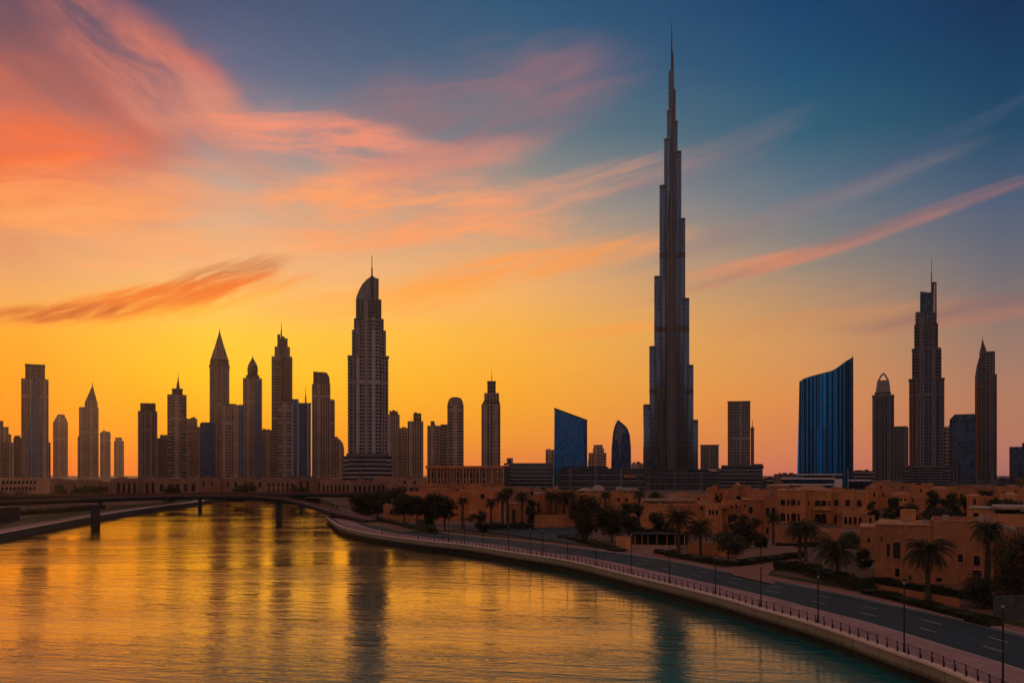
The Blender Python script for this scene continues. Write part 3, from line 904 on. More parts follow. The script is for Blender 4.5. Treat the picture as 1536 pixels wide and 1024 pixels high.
ribbon('coping', FAR, [(-0.2, -0.25), (-0.2, 0.12), (0.8, 0.12)], M['bridge_edge'], fw)
ribbon('wall_base', FAR, [(0.0, 0.05), (0.0, -3.4)], M['bridge_side'], fw)

# promenade, road, pavement beside the quay
ROADQ = QUAY + TIP[:2]
ribbon('promenade', ROADQ, [(0.55, 0.0), (7.6, 0.0)], M['paver'], None, 'structure')
ribbon('kerb', QUAY, [(7.6, -0.3), (7.6, 0.012), (7.9, 0.012), (7.9, -0.14), ], M['kerb'], None, 'structure')
road = ribbon('road', QUAY, [(7.9, -0.14), (22.0, -0.14)], M['asphalt'], None, 'structure')
ribbon('kerb', QUAY, [(22.0, -0.3), (22.0, 0.01), (22.3, 0.01), (22.3, -0.1)], M['kerb'], None, 'structure')
ribbon('pavement', QUAY, [(22.3, 0.0), (25.2, 0.0), (25.2, -0.3)], M['sidewalk'], None, 'structure')
ribbon('verge', QUAY, [(25.2, -0.05), (28.5, -0.05)], M['turf'], None, 'structure')
ribbon('promenade', LEFT, [(0.6, 0.0), (7.0, 0.0)], M['paver'], None, 'structure')
ribbon('path', LEFT, [(7.0, -0.06), (26.0, -0.06)], M['turf'], None, 'structure')

bm = BM()
fr = frames(QUAY)
def at_u(u, fr=fr):
    lo = 0
    for i in range(len(fr) - 1):
        if fr[i + 1][2] >= u:
            a, b_ = fr[i], fr[i + 1]
            t_ = (u - a[2]) / max(1e-6, b_[2] - a[2])
            return a[0].lerp(b_[0], t_), a[1].lerp(b_[1], t_).normalized()
    return fr[-1][0], fr[-1][1]
QLEN = fr[-1][2]
def dash(o_, u0, u1, w_=0.14):
    n = max(1, int((u1 - u0) / 4))
    for k in range(n):
        ua, ub = u0 + (u1 - u0) * k / n, u0 + (u1 - u0) * (k + 1) / n
        p, n1 = at_u(ua); q, n2 = at_u(ub)
        bm.faces.new([bm.verts.new((a.x, a.y, -0.134)) for a in (p + n1 * (o_ - w_ / 2), q + n2 * (o_ - w_ / 2), q + n2 * (o_ + w_ / 2), p + n1 * (o_ + w_ / 2))])
dash(8.4, 0, QLEN - 3, 0.12); dash(21.4, 0, QLEN - 3, 0.15)
u = 2.0
while u < QLEN - 6:
    dash(12.6, u, u + 3.6, 0.16); dash(17.0, u + 5.0, u + 8.6, 0.16)
    u += 12.0
link('lane_markings', bm, M['road_paint'], road)


# openings: wide junction on the far side, drives and islands (each sheet a little above the one below)
def sheet(name, pts, z_, m_, kind='structure'):
    bm = BM(); uv = bm.loops.layers.uv.new('UVMap')
    P = [gnd(px, py) for px, py in pts]
    vv = [bm.verts.new((p.x, p.y, z_)) for p in P]
    f = bm.faces.new(vv)
    for lp in f.loops:
        lp[uv].uv = (lp.vert.co.y, lp.vert.co.x)
    if f.normal.z < 0: f.normal_flip()
    bmesh.ops.triangulate(bm, faces=bm.faces[:])
    o_ = link(name, bm, m_)
    if kind: o_['kind'] = kind
    return o_


sheet('side_road', [(640,786),(700,794),(750,800),(840,812),(868,817),(856,803),(880,794),(850,784),(800,783),(745,786),(700,787)], 0.025, M['asphalt'])
sheet('side_road', [(1100,862),(1165,877),(1152,862),(1165,850),(1210,848),(1214,838),(1170,838),(1130,847),(1085,851)], 0.025, M['sidewalk'])
sheet('forecourt', [(928,825),(1000,836),(990,826),(1020,822),(1030,818),(926,816)], 0.022, M['sidewalk'])
sheet('forecourt', [(1060,822),(1110,838),(1160,832),(1206,826),(1170,808),(1090,812)], 0.018, M['sand'])
sheet('courtyard', [(1163,812),(1300,812),(1300,792),(1160,792)], 0.03, M['sand'])
sheet('courtyard', [(505,776),(600,797),(760,790),(800,783),(760,770),(560,763),(510,766)], 0.012, M['sand'])

# ------------------------------------------------------------------ skyline, left to right (positions measured on the photo)
TC = 'skyscraper'
# far left edge
s_ = Site('office_tower', 'stepped brown tower cut off by the left edge of the skyline', TC, -26, 17, 2300)
s_.box('shaft', M['brown_vert'], -26, 17, 651, k=.7); s_.box('upper_tier', M['brown_vert'], -22, 13, 640, 652, k=.62); s_.box('crown', M['brown_dark'], -14, 5, 631, 641, k=.6)
s_ = Site('office_block', 'plain dark slab standing left of the tall flat topped tower', TC, -6, 21, 1950)
s_.box('shaft', M['brown_dark'], -6, 11, 664, k=.6); s_.box('side_wing', M['brown_vert'], 11.2, 21, 663, k=1.0)
s_ = Site('office_block', 'small dark block touching the left foot of the flat topped tower', TC, 20, 33, 2050)
s_.box('shaft', M['brown_dark'], 20, 33, 656); s_.box('roof_plant', M['trim_dark'], 22, 30, 653, 656.3)
s_ = Site('skyscraper', 'tall flat topped brown tower with pale glass strip down its middle', TC, 32, 76, 2000, 0, .6)
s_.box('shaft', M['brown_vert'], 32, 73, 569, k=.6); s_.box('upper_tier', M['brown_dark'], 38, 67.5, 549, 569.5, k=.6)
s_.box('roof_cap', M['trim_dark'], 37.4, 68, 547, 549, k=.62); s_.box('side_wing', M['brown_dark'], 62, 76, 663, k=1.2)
s_.outline('glass_strip', M['blue_slate'], [(43,722),(63,722),(61,640),(57,575),(52,560),(50,560),(48,600),(41,680)], 4.0, -s_.s * 12.5)
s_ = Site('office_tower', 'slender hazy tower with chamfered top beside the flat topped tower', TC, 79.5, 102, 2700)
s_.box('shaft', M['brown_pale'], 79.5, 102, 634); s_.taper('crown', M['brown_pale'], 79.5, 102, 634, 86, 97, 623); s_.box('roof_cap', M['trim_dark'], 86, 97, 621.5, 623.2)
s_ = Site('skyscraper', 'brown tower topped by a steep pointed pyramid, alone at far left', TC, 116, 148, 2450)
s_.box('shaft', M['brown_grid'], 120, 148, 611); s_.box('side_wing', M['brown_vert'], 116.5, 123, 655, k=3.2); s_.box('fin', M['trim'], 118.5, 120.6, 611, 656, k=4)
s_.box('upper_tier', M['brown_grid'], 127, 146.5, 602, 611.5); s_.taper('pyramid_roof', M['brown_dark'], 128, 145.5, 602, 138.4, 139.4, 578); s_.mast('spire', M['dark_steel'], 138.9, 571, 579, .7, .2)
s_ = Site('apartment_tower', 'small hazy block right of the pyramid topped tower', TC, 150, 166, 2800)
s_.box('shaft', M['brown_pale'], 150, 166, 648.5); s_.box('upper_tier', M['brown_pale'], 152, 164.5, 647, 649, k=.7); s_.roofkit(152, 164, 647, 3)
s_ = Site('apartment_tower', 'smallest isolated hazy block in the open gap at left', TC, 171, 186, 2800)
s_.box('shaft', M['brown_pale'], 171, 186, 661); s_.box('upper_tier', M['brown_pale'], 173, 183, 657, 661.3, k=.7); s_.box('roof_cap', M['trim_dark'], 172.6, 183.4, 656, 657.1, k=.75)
s_ = Site('apartment_tower', 'brown tower with regular window grid right of the open gap', TC, 207, 236, 2300)
s_.box('shaft', M['brown_grid'], 207, 236, 617); s_.box('upper_tier', M['brown_dark'], 210.5, 233.5, 605, 617.4); s_.fins('pier', M['trim'], [208.5, 217.5, 227, 234.5], 617, 715, 1.4, 5, -s_.s * 11.6)
s_ = Site('apartment_block', 'dark low tower squeezed between window grid tower and banded tower', TC, 234, 252, 2500)
s_.box('shaft', M['brown_dark'], 234, 246, 657); s_.box('upper_tier', M['brown_dark'], 240, 252, 652, k=1.1)
s_ = Site('skyscraper', 'rounded tower with horizontal bands and a needle mast', TC, 251, 280, 2200)
s_.box('shaft', M['brown_band'], 251, 280, 592, bevel=.22); s_.slabs('balcony_bands', M['trim'], 253, 278, 594, 712, 9.5, .8, 2.4, .28)
s_.box('upper_tier', M['brown_dark'], 258, 274, 584, 592.3, bevel=.2); s_.box('roof_cap', M['trim'], 257.4, 274.6, 583, 584.3); s_.lathe('crown', M['trim_dark'], 267, [(4, 584), (2.6, 580), (1.6, 572)], 8); s_.mast('spire', M['dark_steel'], 267.3, 557, 574, 1.0, .2)
s_ = Site('apartment_tower', 'pale brown tower directly right of the banded needle tower', TC, 279, 301, 2400)
s_.box('shaft', M['brown_grid'], 279, 296, 628); s_.box('side_wing', M['brown_vert'], 290, 301, 640, k=1.7); s_.roofkit(279, 295, 628, 5)
s_ = Site('office_tower', 'dark flat block at the foot of the tallest pointed crown', TC, 300, 324, 2050)
s_.box('shaft', M['dark_glass'], 300, 323, 635); s_.box('roof_cap', M['trim_dark'], 302, 321, 633.5, 635.3)
s_ = Site('skyscraper', 'tall brown tower with concave tapering pointed crown in the left cluster', TC, 314, 344.5, 2250)
s_.box('shaft', M['brown_vert'], 314.5, 344, 551); s_.fins('pier', M['trim'], [316, 321, 325.5, 333, 337.5, 342.5], 551, 715, 1.3, 5, -s_.s * 11.8)
s_.box('cornice', M['trim_dark'], 313.6, 344.8, 549, 551.2, k=.84); s_.taper('upper_tier', M['brown_dark'], 314.8, 343.6, 549, 315.5, 343, 540)
bm = BM(); pr = [(14.0, 540), (11.2, 531), (8.0, 522), (5.2, 513), (2.8, 505), (1.2, 499), (.5, 496)]
lathe(bm, s_.x(329.3), 0, [(r * 1.32 * s_.s, s_.z(y)) for r, y in pr], 4, math.pi / 4); link('pointed_crown', bm, M['brown_vert'], s_.e)
s_.mast('spire', M['dark_steel'], 329.3, 490, 498, .5, .15)
s_ = Site('office_tower', 'lower brown slab between pointed crown tower and onion dome tower', TC, 330, 365, 2000)
s_.box('shaft', M['brown_grid'], 330, 357, 608); s_.box('roof_cap', M['trim_dark'], 333, 355, 606, 608.2); s_.box('side_wing', M['blue_slate'], 357.2, 365, 607, k=2.2)
s_ = Site('skyscraper', 'brown tower capped by an onion shaped dome', TC, 364, 393, 2150)
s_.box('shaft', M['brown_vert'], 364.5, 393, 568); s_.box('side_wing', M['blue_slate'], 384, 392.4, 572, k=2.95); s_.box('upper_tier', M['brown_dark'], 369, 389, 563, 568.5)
s_.lathe('onion_dome', M['brown_dark'], 379, [(7.4, 564), (8.0, 558), (8.1, 553), (7.0, 548), (4.8, 543.5), (2.6, 540), (1.0, 537), (.3, 534)], 16, True); s_.mast('spire', M['dark_steel'], 379, 533, 538, .4, .12)
s_ = Site('apartment_block', 'banded mid rise beside the onion dome tower', TC, 391, 413, 2300)
s_.box('shaft', M['brown_band'], 391, 412, 645); s_.roofkit(392, 411, 645, 8)
s_ = Site('skyscraper', 'tall tower with stepped notched crown and dark mast', TC, 407, 439, 2200)
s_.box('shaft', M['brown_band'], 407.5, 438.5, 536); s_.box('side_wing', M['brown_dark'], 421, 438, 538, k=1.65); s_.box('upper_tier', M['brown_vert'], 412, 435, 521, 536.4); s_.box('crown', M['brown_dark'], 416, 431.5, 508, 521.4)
s_.box('crown', M['trim_dark'], 416, 420.5, 502, 521.3, k=1.6); s_.box('crown', M['trim_dark'], 421, 427, 504.5, 508.4); s_.fins('pier', M['trim_dark'], [421.5, 424, 426.5], 508, 700, .9, 6, -s_.s * 12.4); s_.mast('spire', M['dark_steel'], 422, 483, 505, 1.1, .2)
s_ = Site('apartment_tower', 'banded brown block in front of the notched crown tower', TC, 417, 438, 1900)
s_.box('shaft', M['brown_band'], 417, 438, 604); s_.slabs('balcony_bands', M['trim'], 418, 437, 606, 712, 8.5, .8, 1.2, .3); s_.roofkit(419, 437, 604, 9)
s_ = Site('office_tower', 'blue glass office tower with white edges and needle', TC, 437, 467, 1850)
s_.box('shaft', M['blue_slate'], 437, 448, 599, k=1.4); s_.box('glass_front', M['dark_glass'], 447.8, 466, 606, k=.95); s_.fins('edge_strip', M['white_trim'], [438.4, 447.4, 462, 466], 607, 714, 1.0, 4, -s_.s * 8.6); s_.box('roof_cap', M['trim'], 446, 467, 604.5, 606.2, k=.9); s_.mast('spire', M['dark_steel'], 458.6, 580, 605, 1.2, .2)
s_ = Site('skyscraper', 'tall slab with one sloping shoulder left of the sail topped hotel', TC, 467, 503, 2000)
s_.box('shaft', M['brown_vert'], 468, 495.5, 577); s_.outline('crown', M['brown_dark'], [(470,578),(470,558.3),(490,559.4),(494,566),(494.8,578)], 19); s_.box('side_wing', M['brown_grid'], 493, 502.2, 600, k=2.1); s_.roofkit(496, 502, 600, 4)
s_ = Site('apartment_tower', 'curved stepped block tucked right of the sloping shoulder slab', TC, 494, 517, 2150)
s_.box('shaft', M['brown_grid'], 494, 507, 655, k=1.2); s_.outline('curved_wing', M['brown_grid'], [(506,722),(506,657),(510,659),(514,664),(516,672),(516.6,722)], 16)

# ------------------------------------------------------------------ sail-topped hotel tower
s_ = Site('hotel_tower', 'grey balconied hotel tower with curved sail crown and mast', TC, 515, 587, 1250, 0, .7)
s_.box('podium', M['grey_band'], 515, 587, 684, 722, k=.8, bevel=.12); s_.slabs('podium_bands', M['trim'], 517, 585, 687, 716, 5.6, .8, 1.2, .22); s_.box('podium_roof', M['trim_dark'], 520, 583, 680, 684.2, k=.8, bevel=.1)
s_.box('lower_shaft', M['hotel'], 522.5, 582.5, 536, 681, k=.66, bevel=.2); s_.box('ledge', M['trim'], 521.5, 583.8, 534.2, 536.3, k=.68, bevel=.2)
s_.box('middle_shaft', M['hotel'], 528, 579, 496, 535, k=.66, bevel=.2); s_.box('upper_shaft', M['hotel'], 531, 575.6, 478.5, 496.4, k=.64, bevel=.2); s_.box('crown_drum', M['hotel_dark'], 534, 572, 450.5, 479, k=.62, bevel=.05)
s_.slabs('balcony_slabs', M['trim'], 534.5, 546, 500, 676, 4.9, 2.75, .2, .3)
s_.slabs('balcony_slabs', M['trim'], 552, 571, 482, 676, 4.9, 1.72, .2, .3)
s_.slabs('side_balconies', M['trim'], 523.5, 530, 540, 676, 4.9, 2.6, 1.8, .3)
s_.fins('pier', M['trim'], [547.5, 550.5], 455, 681, 1.9, 2.2, -s_.s * 20.6); s_.fins('pier', M['trim'], [531, 573.5, 577, 581], 540, 681, 1.2, 1.6, -s_.s * 20.0)
s_.outline('sail_crown', M['crown_panel'], [(534.2,451.5),(535,446),(538.5,437),(543.5,428),(549.5,421),(555,417),(558.5,415.2),(560.5,416.5),(567.6,419.5),(567.6,451.5)], 15)
s_.outline('crown_rib', M['dark_steel'], [(555.8,452),(555.8,415.5),(560.4,415.5),(560.4,452)], 18.5); s_.outline('crown_rib', M['dark_steel'], [(566,452),(566,418.4),(568,419),(568,452)], 17)
s_.mast('spire', M['dark_steel'], 557.9, 383, 417, 1.3, .5)

s_ = Site('apartment_tower', 'brown tower just right of the sail topped hotel', TC, 582, 600, 2000)
s_.box('shaft', M['brown_vert'], 582, 599.5, 622); s_.box('upper_tier', M['brown_dark'], 584, 597, 617, 622.3); s_.roofkit(583, 597, 617, 12)
s_ = Site('apartment_tower', 'shorter of the two joined brown blocks near the hotel', TC, 599.5, 615, 2100)
s_.box('shaft', M['brown_grid'], 599.5, 614.5, 642); s_.roofkit(600, 614, 642, 13)
s_ = Site('apartment_tower', 'brown stepped tower with rooftop frames, right of the two joined brown blocks', TC, 611, 635, 1980)
s_.box('shaft', M['brown_vert'], 611.5, 635, 632); s_.box('upper_tier', M['brown_dark'], 620, 632, 620, 632.4, k=1.2); s_.roofkit(620, 631, 620, 14); s_.mast('aerial', M['dark_steel'], 617, 624, 633, .3, .2)
s_ = Site('apartment_block', 'wide hazy block at the left foot of the round topped tower', TC, 641, 678, 1950)
s_.box('shaft', M['brown_grid'], 641, 662, 638.5); s_.box('side_wing', M['brown_band'], 661, 678, 636.5, k=.9); s_.roofkit(642, 655, 638.5, 15); s_.box('roof_plant', M['trim_dark'], 646, 652, 631.5, 638.6)
s_ = Site('skyscraper', 'brown tower with rounded shoulders and low curved top', TC, 671, 695.5, 1900)
s_.box('shaft', M['brown_band'], 671, 695.5, 607, bevel=.12); s_.outline('rounded_crown', M['brown_vert'], [(671.3,608),(672.2,603),(674.5,598),(679,596),(686,596),(691,597.5),(694,602),(695,608)], 17); s_.fins('edge_strip', M['trim'], [672, 694.6], 607, 715, 1.2, 3, -s_.s * 8.8)
s_ = Site('skyscraper', 'slim stepped tower with thin mast, alone at mid skyline', TC, 722, 751, 1500)
s_.box('shaft', M['brown_vert'], 722.3, 750.5, 607); s_.taper('shoulder', M['brown_dark'], 723, 750, 607, 726, 748.8, 601); s_.box('upper_tier', M['brown_vert'], 726.3, 748.5, 590, 603, k=.78); s_.box('crown', M['brown_dark'], 731, 743.6, 573, 590.3); s_.box('roof_cap', M['trim_dark'], 730.6, 744, 571.8, 573.2)
s_.box('pale_wing', M['brown_grid'], 738.8, 750.3, 608, k=2.2); s_.fins('edge_strip', M['trim'], [739.2, 750], 607, 710, .8, 2, -s_.s * 13); s_.mast('spire', M['steel'], 737.5, 553.5, 572, .6, .25)

# ------------------------------------------------------------------ mid-distance blocks
s_ = Site('office_block', 'long low sandstone building with tall vertical columns', 'building', 640, 755, 760, 0, .5)
s_.box('wall', M['brown_dark'], 642, 753, 702, k=.4); s_.box('roof', M['stucco_red'], 639.5, 755.5, 698.6, 702.2, k=.43); s_.box('base', M['stucco_red'], 639.5, 755.5, 724, 733, k=.43)
for i in range(17):
    q = 641.5 + i * 4.75
    bm = BM(); box(bm, s_.x(q), s_.x(q + 1.7), -s_.s * 24.4, -s_.s * 22, s_.z(724.4), s_.z(701.8)); link('column', bm, M['stucco_tan'], s_.e)
for q in (727, 736, 744.5, 753):
    bm = BM(); box(bm, s_.x(q), s_.x(q + 2.0), -s_.s * 24.4, -s_.s * 22, s_.z(724.4), s_.z(701.8)); link('column', bm, M['stucco_tan'], s_.e)
s_ = Site('office_block', 'dark banded office block with small cube on its roof', 'building', 753, 831, 980, 0, .4)
s_.box('wall', M['podium_band'], 764, 829, 697, k=.4, bevel=.06); s_.box('end_wall', M['podium_grid'], 753, 765, 698, k=1.9); s_.slabs('floor_bands', M['super_trim'], 766, 828, 700, 730, 4.2, .4, .9, .25); s_.box('roof', M['trim_dark'], 756, 828, 694.3, 697.2, k=.35); s_.box('roof_cube', M['brown_pale'], 760, 769.5, 686.5, 694.5)
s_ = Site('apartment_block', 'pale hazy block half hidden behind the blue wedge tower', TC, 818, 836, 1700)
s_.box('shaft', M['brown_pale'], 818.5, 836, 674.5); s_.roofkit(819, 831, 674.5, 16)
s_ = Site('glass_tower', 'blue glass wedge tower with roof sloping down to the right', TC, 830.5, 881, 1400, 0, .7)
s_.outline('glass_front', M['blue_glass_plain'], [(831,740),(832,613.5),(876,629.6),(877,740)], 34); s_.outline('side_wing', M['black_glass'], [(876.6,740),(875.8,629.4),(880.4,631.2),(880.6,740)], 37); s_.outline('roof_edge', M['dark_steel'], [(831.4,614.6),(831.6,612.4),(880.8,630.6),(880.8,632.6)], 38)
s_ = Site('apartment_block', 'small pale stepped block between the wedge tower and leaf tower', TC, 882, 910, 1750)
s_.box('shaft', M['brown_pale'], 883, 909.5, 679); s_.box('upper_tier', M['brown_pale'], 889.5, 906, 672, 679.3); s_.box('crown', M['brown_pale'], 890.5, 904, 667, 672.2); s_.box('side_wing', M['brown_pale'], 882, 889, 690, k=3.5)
s_ = Site('glass_tower', 'dark pointed leaf shaped glass tower left of the tallest tower', TC, 916.5, 947, 1450, 0, .7)
L_ = [(917,742),(916.8,700),(917.5,672),(919.5,650),(922.5,638),(926.8,629.6)]
R_ = [(931,633),(937,638),(941.5,643.5),(944.5,652),(946.2,668),(946.6,700),(946.6,742)]
s_.outline('glass_body', M['black_glass'], L_ + R_, 22)
s_.outline('reflective_panel', M['crown_panel'], [(921,663),(924,644),(927,634),(931.5,637.5),(938,644),(933.5,652),(930.6,670),(929,700),(927.8,668),(925.4,658)], 24)
s_ = Site('apartment_block', 'low pale block behind the foot of the tallest tower', TC, 946, 966, 1900)
s_.box('shaft', M['brown_pale'], 947, 966, 694.5, k=.6); s_.roofkit(948, 964, 694.5, 17)

# ------------------------------------------------------------------ the tallest tower: three stepped wings round a core
YB = 1600.0
s_ = Site('skyscraper', 'tallest tower, grey stepped skyscraper tapering to a needle spire', TC, 960, 1055, YB, 0, 1.0)
XC = 1007.5
s_.pc = XC; s_.e.location.x = wx(XC, YB)
def wing_tier(side, ext, ytop, r0):
    """one setback: a round bay standing at the end of its wing, tied back to the core by a glazed wall"""
    s = s_.s
    a = {'l': R(205), 'r': R(-25), 'b': R(90)}[side]
    d = Vector((math.cos(a), math.sin(a))); n_ = Vector((-d.y, d.x))
    rc = max((ext - r0) / (abs(d.x) if side != 'b' else 1.0), 0.0) * s; r = r0 * s
    zt = s_.z(ytop); c = d * rc
    bm = BM(); lathe(bm, c.x, c.y, [(r, -1.0), (r, zt)], 24)
    o_ = link('wing_tier', bm, M['super_skin'], s_.e)
    for f in o_.data.polygons: f.use_smooth = len(f.vertices) == 4
    bm = BM(); q = n_ * r * .62
    floorplan(bm, [(p.x, p.y) for p in (q, q + c, c - q, -q)], -1.0, zt - 3 * s); link('wing_wall', bm, M['hotel_dark'], o_)
    bm = BM(); lathe(bm, c.x, c.y, [(r * 1.05, zt - 3.4 * s), (r * 1.05, zt - 2.2 * s)], 24); link('louvre_band', bm, M['dark_steel'], o_)
    bm = BM(); lathe(bm, c.x, c.y, [(r * 1.06, zt - .6 * s), (r * 1.06, zt + .35 * s)], 24); link('parapet', bm, M['steel'], o_)
    for y in (385, 495, 588):                                    # mechanical floors
        if y > ytop + 12:
            bm = BM(); lathe(bm, c.x, c.y, [(r * 1.02, s_.z(y + 4)), (r * 1.02, s_.z(y - 4))], 24); link('mechanical_band', bm, M['super_dark'], o_)
    return o_
for ext, y, r0 in ((42.5,607.5,5.6),(33.5,520.8,4.9),(26.2,416,5.0),(18.3,280,5.0),(11.4,209.8,5.2),(7.3,167,4.2)):
    wing_tier('l', ext, y, r0)
for ext, y, r0 in ((39,631,4.6),(32.3,549.7,4.4),(26.2,450.3,4.6),(20.3,331,4.6),(14.5,230,5.2),(8.9,183.4,4.2)):
    wing_tier('r', ext, y, r0)
for ext, y, r0 in ((44,575,7),(32,480,7),(22,370,7),(13,250,6)):
    wing_tier('b', ext, y, r0)
s_.lathe('core', M['super_dark'], XC, [(9.0, 735), (8.8, 420), (7.0, 300), (5.4, 215), (4.4, 160)], 12)
bm = BM()
for dxp, dyp in ((-5.2, -7.6), (-2.6, -9.0), (0, -9.6), (2.6, -9.0), (5.2, -7.6)):
    box(bm, (dxp - .55) * s_.s, (dxp + .55) * s_.s, (dyp - 2.0) * s_.s, 0, 0, s_.z(292 + abs(dxp) * 10))
link('centre_fins', bm, M['super_trim'], s_.e)
s_.lathe('upper_core', M['super_skin'], XC - .4, [(4.5, 169), (4.5, 150), (4.4, 107)], 12); s_.lathe('upper_core', M['hotel_dark'], XC + 2.6, [(3.7, 190), (3.7, 135.3)], 12)
s_.lathe('pinnacle', M['dark_steel'], XC + .9, [(2.9, 137), (2.5, 112), (2.0, 82), (1.25, 80)], 12)
s_.lathe('spire', M['dark_steel'], XC + .1, [(1.4, 82), (1.0, 60), (.55, 48), (.25, 32.5)], 10)
s_.box('podium', M['podium_grid'], 958, 1052, 703, 742, k=.5, dy=10); s_.slabs('podium_bands', M['trim_dark'], 959, 1051, 705, 738, 6.0, .52, 1.2, .3)

s_ = Site('office_block', 'long dark glass podium with thin pale floor lines before the leaf tower', 'building', 838, 972, 1020, 0, .3)
s_.box('wall', M['podium_grid'], 841, 968, 702, 745, k=.25); s_.slabs('floor_bands', M['super_trim'], 842, 967, 706, 740, 7.0, .25, .5, .12); s_.box('end_wall', M['dark_glass'], 838.5, 843, 703, 745, k=6.6); s_.box('upper_terrace', M['podium_band'], 846, 912, 699.5, 702.3, k=.3); s_.box('stair_block', M['stucco_red'], 936, 952, 712, 716, k=2.2)
s_ = Site('office_block', 'wide gridded glass hall at the foot of the tallest tower', 'building', 968, 1080, 1000, 0, .3)
s_.box('wall', M['podium_grid'], 970, 1078, 709, 748, k=.25); s_.slabs('floor_bands', M['super_trim'], 971, 1077, 712, 744, 7.0, .25, .5, .12); s_.box('upper_terrace', M['podium_band'], 992, 1066, 705, 709.3, k=.3); s_.fins('pier', M['trim_dark'], list(range(974, 1078, 8)), 710, 745, .5, 1.5, -s_.s * 13.6)
s_ = Site('office_block', 'grey square block right of the tallest tower', TC, 1050, 1079, 1800)
s_.box('shaft', M['grey_grid'], 1050.7, 1078, 668.5); s_.box('roof_cap', M['trim_dark'], 1050.2, 1078.5, 667, 668.7, k=.82)
s_ = Site('kiosk', 'small block with a white roof edge at the square tower foot', 'building', 1060, 1076, 1250)
s_.box('wall', M['podium_grid'], 1060, 1076, 706.5); s_.box('roof', M['white_trim'], 1062, 1075, 703.8, 706.7, k=.7)
s_ = Site('apartment_tower', 'flat topped grey brown slab standing on a banded podium', TC, 1090, 1132, 1700, 0, .6)
s_.box('shaft', M['grey_grid'], 1091.6, 1125.3, 603.5, k=.6); s_.box('roof_cap', M['trim_dark'], 1091.2, 1125.7, 602, 603.7, k=.62); s_.fins('edge_strip', M['stucco_red'], [1092.6, 1094.8], 604, 700, 1.3, 2, -s_.s * 10.2); s_.box('side_wing', M['brown_dark'], 1126, 1131, 641, k=2.6); s_.mast('aerial', M['dark_steel'], 1128.8, 631, 642, .6, .5)
s_ = Site('office_block', 'dark terraced podium with ragged stepped right end', 'building', 1076, 1146, 1120, 0, .4)
s_.box('wall', M['podium_band'], 1078, 1143.5, 702, 745, k=.4); s_.slabs('floor_bands', M['super_trim'], 1079, 1143, 704, 740, 4.8, .42, .8, .3); s_.box('upper_terrace', M['podium_band'], 1082, 1145, 697.5, 702.3, k=.35); s_.box('roof_plant', M['trim_dark'], 1130, 1143.6, 695.5, 698); s_.box('end_wall', M['podium_grid'], 1136, 1148, 719, 745, k=2.2)
for nm, lb, a, b_, y, Y in (('warehouse', 'lowest grey roof in the gap left of the big blue tower', 1146, 1162, 716.4, 1350), ('office_block', 'low brown block at the left foot of the blue ribbed tower', 1161, 1196, 710.5, 1200), ('office_block', 'low grey wall in the gap right of the blue ribbed tower', 1278, 1312, 705.8, 1400)):
    s_ = Site(nm, lb, 'building', a, b_, Y); s_.box('wall', M['grey_band'] if 'grey' in lb else M['brown_dark'], a, b_, y, k=.7); s_.roofkit(a + 1, b_ - 2, y, a)

# ------------------------------------------------------------------ big blue tower with swept roof
s_ = Site('glass_tower', 'broad blue ribbed glass tower with roof sweeping up to the right', TC, 1195, 1280, 1000, 0, .5)
Lq = [(1195.4,745),(1195.2,660),(1196,620),(1197.4,590),(1199,577),(1201,572),(1204,569.3),(1215,566),(1232,562.4),(1248,558.8),(1256,554),(1264,548),(1272,542.4),(1273,541.8),(1273,745)]
bm = BM(); n = 34                                               # the front is gently convex in plan
top = lambda q: max([y0 + (y1 - y0) * (q - x0) / (x1 - x0) for (x0, y0), (x1, y1) in zip(Lq[5:-2], Lq[6:-1]) if x0 <= q <= x1] or [572.0])
cols_ = [1199 + (1273 - 1199) * i / n for i in range(n + 1)]
bulge = lambda q: -s_.s * (10 + 11 * math.sin(math.pi * max(0, min(1, (q - 1195) / 80))))
fr_ = [bm.verts.new((s_.x(q), bulge(q), s_.z(top(max(q, 1201.2))))) for q in cols_]
fb_ = [bm.verts.new((s_.x(q if i else 1195.2), bulge(q), -1)) for i, q in enumerate(cols_)]
br_ = [bm.verts.new((s_.x(q), s_.s * 14, s_.z(top(max(q, 1201.2))))) for q in cols_]
bb_ = [bm.verts.new((s_.x(q if i else 1195.2), s_.s * 14, -1)) for i, q in enumerate(cols_)]
for i in range(n):
    bm.faces.new((fb_[i], fb_[i + 1], fr_[i + 1], fr_[i])); bm.faces.new((fr_[i], fr_[i + 1], br_[i + 1], br_[i])); bm.faces.new((bb_[i + 1], bb_[i], br_[i], br_[i + 1]))
bm.faces.new((bb_[0], fb_[0], fr_[0], br_[0])); bm.faces.new((fb_[n], bb_[n], br_[n], fr_[n]))
link('glass_front', bm, M['blue_glass'], s_.e)
bm = BM()
for i in range(24):
    q = 1203 + i * 2.95
    y0 = bulge(q)
    box(bm, s_.x(q - .32), s_.x(q + .32), y0 - 1.1, y0 + .6, 0.0, s_.z(top(q) + 1.2))
link('glass_ribs', bm, M['black_glass'], s_.e)
s_.outline('end_wall', M['black_glass'], [(1273,745),(1273,541.9),(1279.2,537.8),(1279.4,745)], 29, s_.s * 1); s_.mast('aerial', M['steel'], 1278.4, 529, 539, .35, .25)
bm = BM()
for i in range(len(cols_) - 1):
    q, q2 = cols_[i], cols_[i + 1]
    prism(bm, [(s_.x(q), s_.z(top(max(q, 1201.2)) + .4)), (s_.x(q2), s_.z(top(max(q2, 1201.2)) + .4)), (s_.x(q2), s_.z(top(max(q2, 1201.2)) - .7)), (s_.x(q), s_.z(top(max(q, 1201.2)) - .7))], bulge(q) - .8, bulge(q) + 2)
link('roof_edge', bm, M['steel'], s_.e)
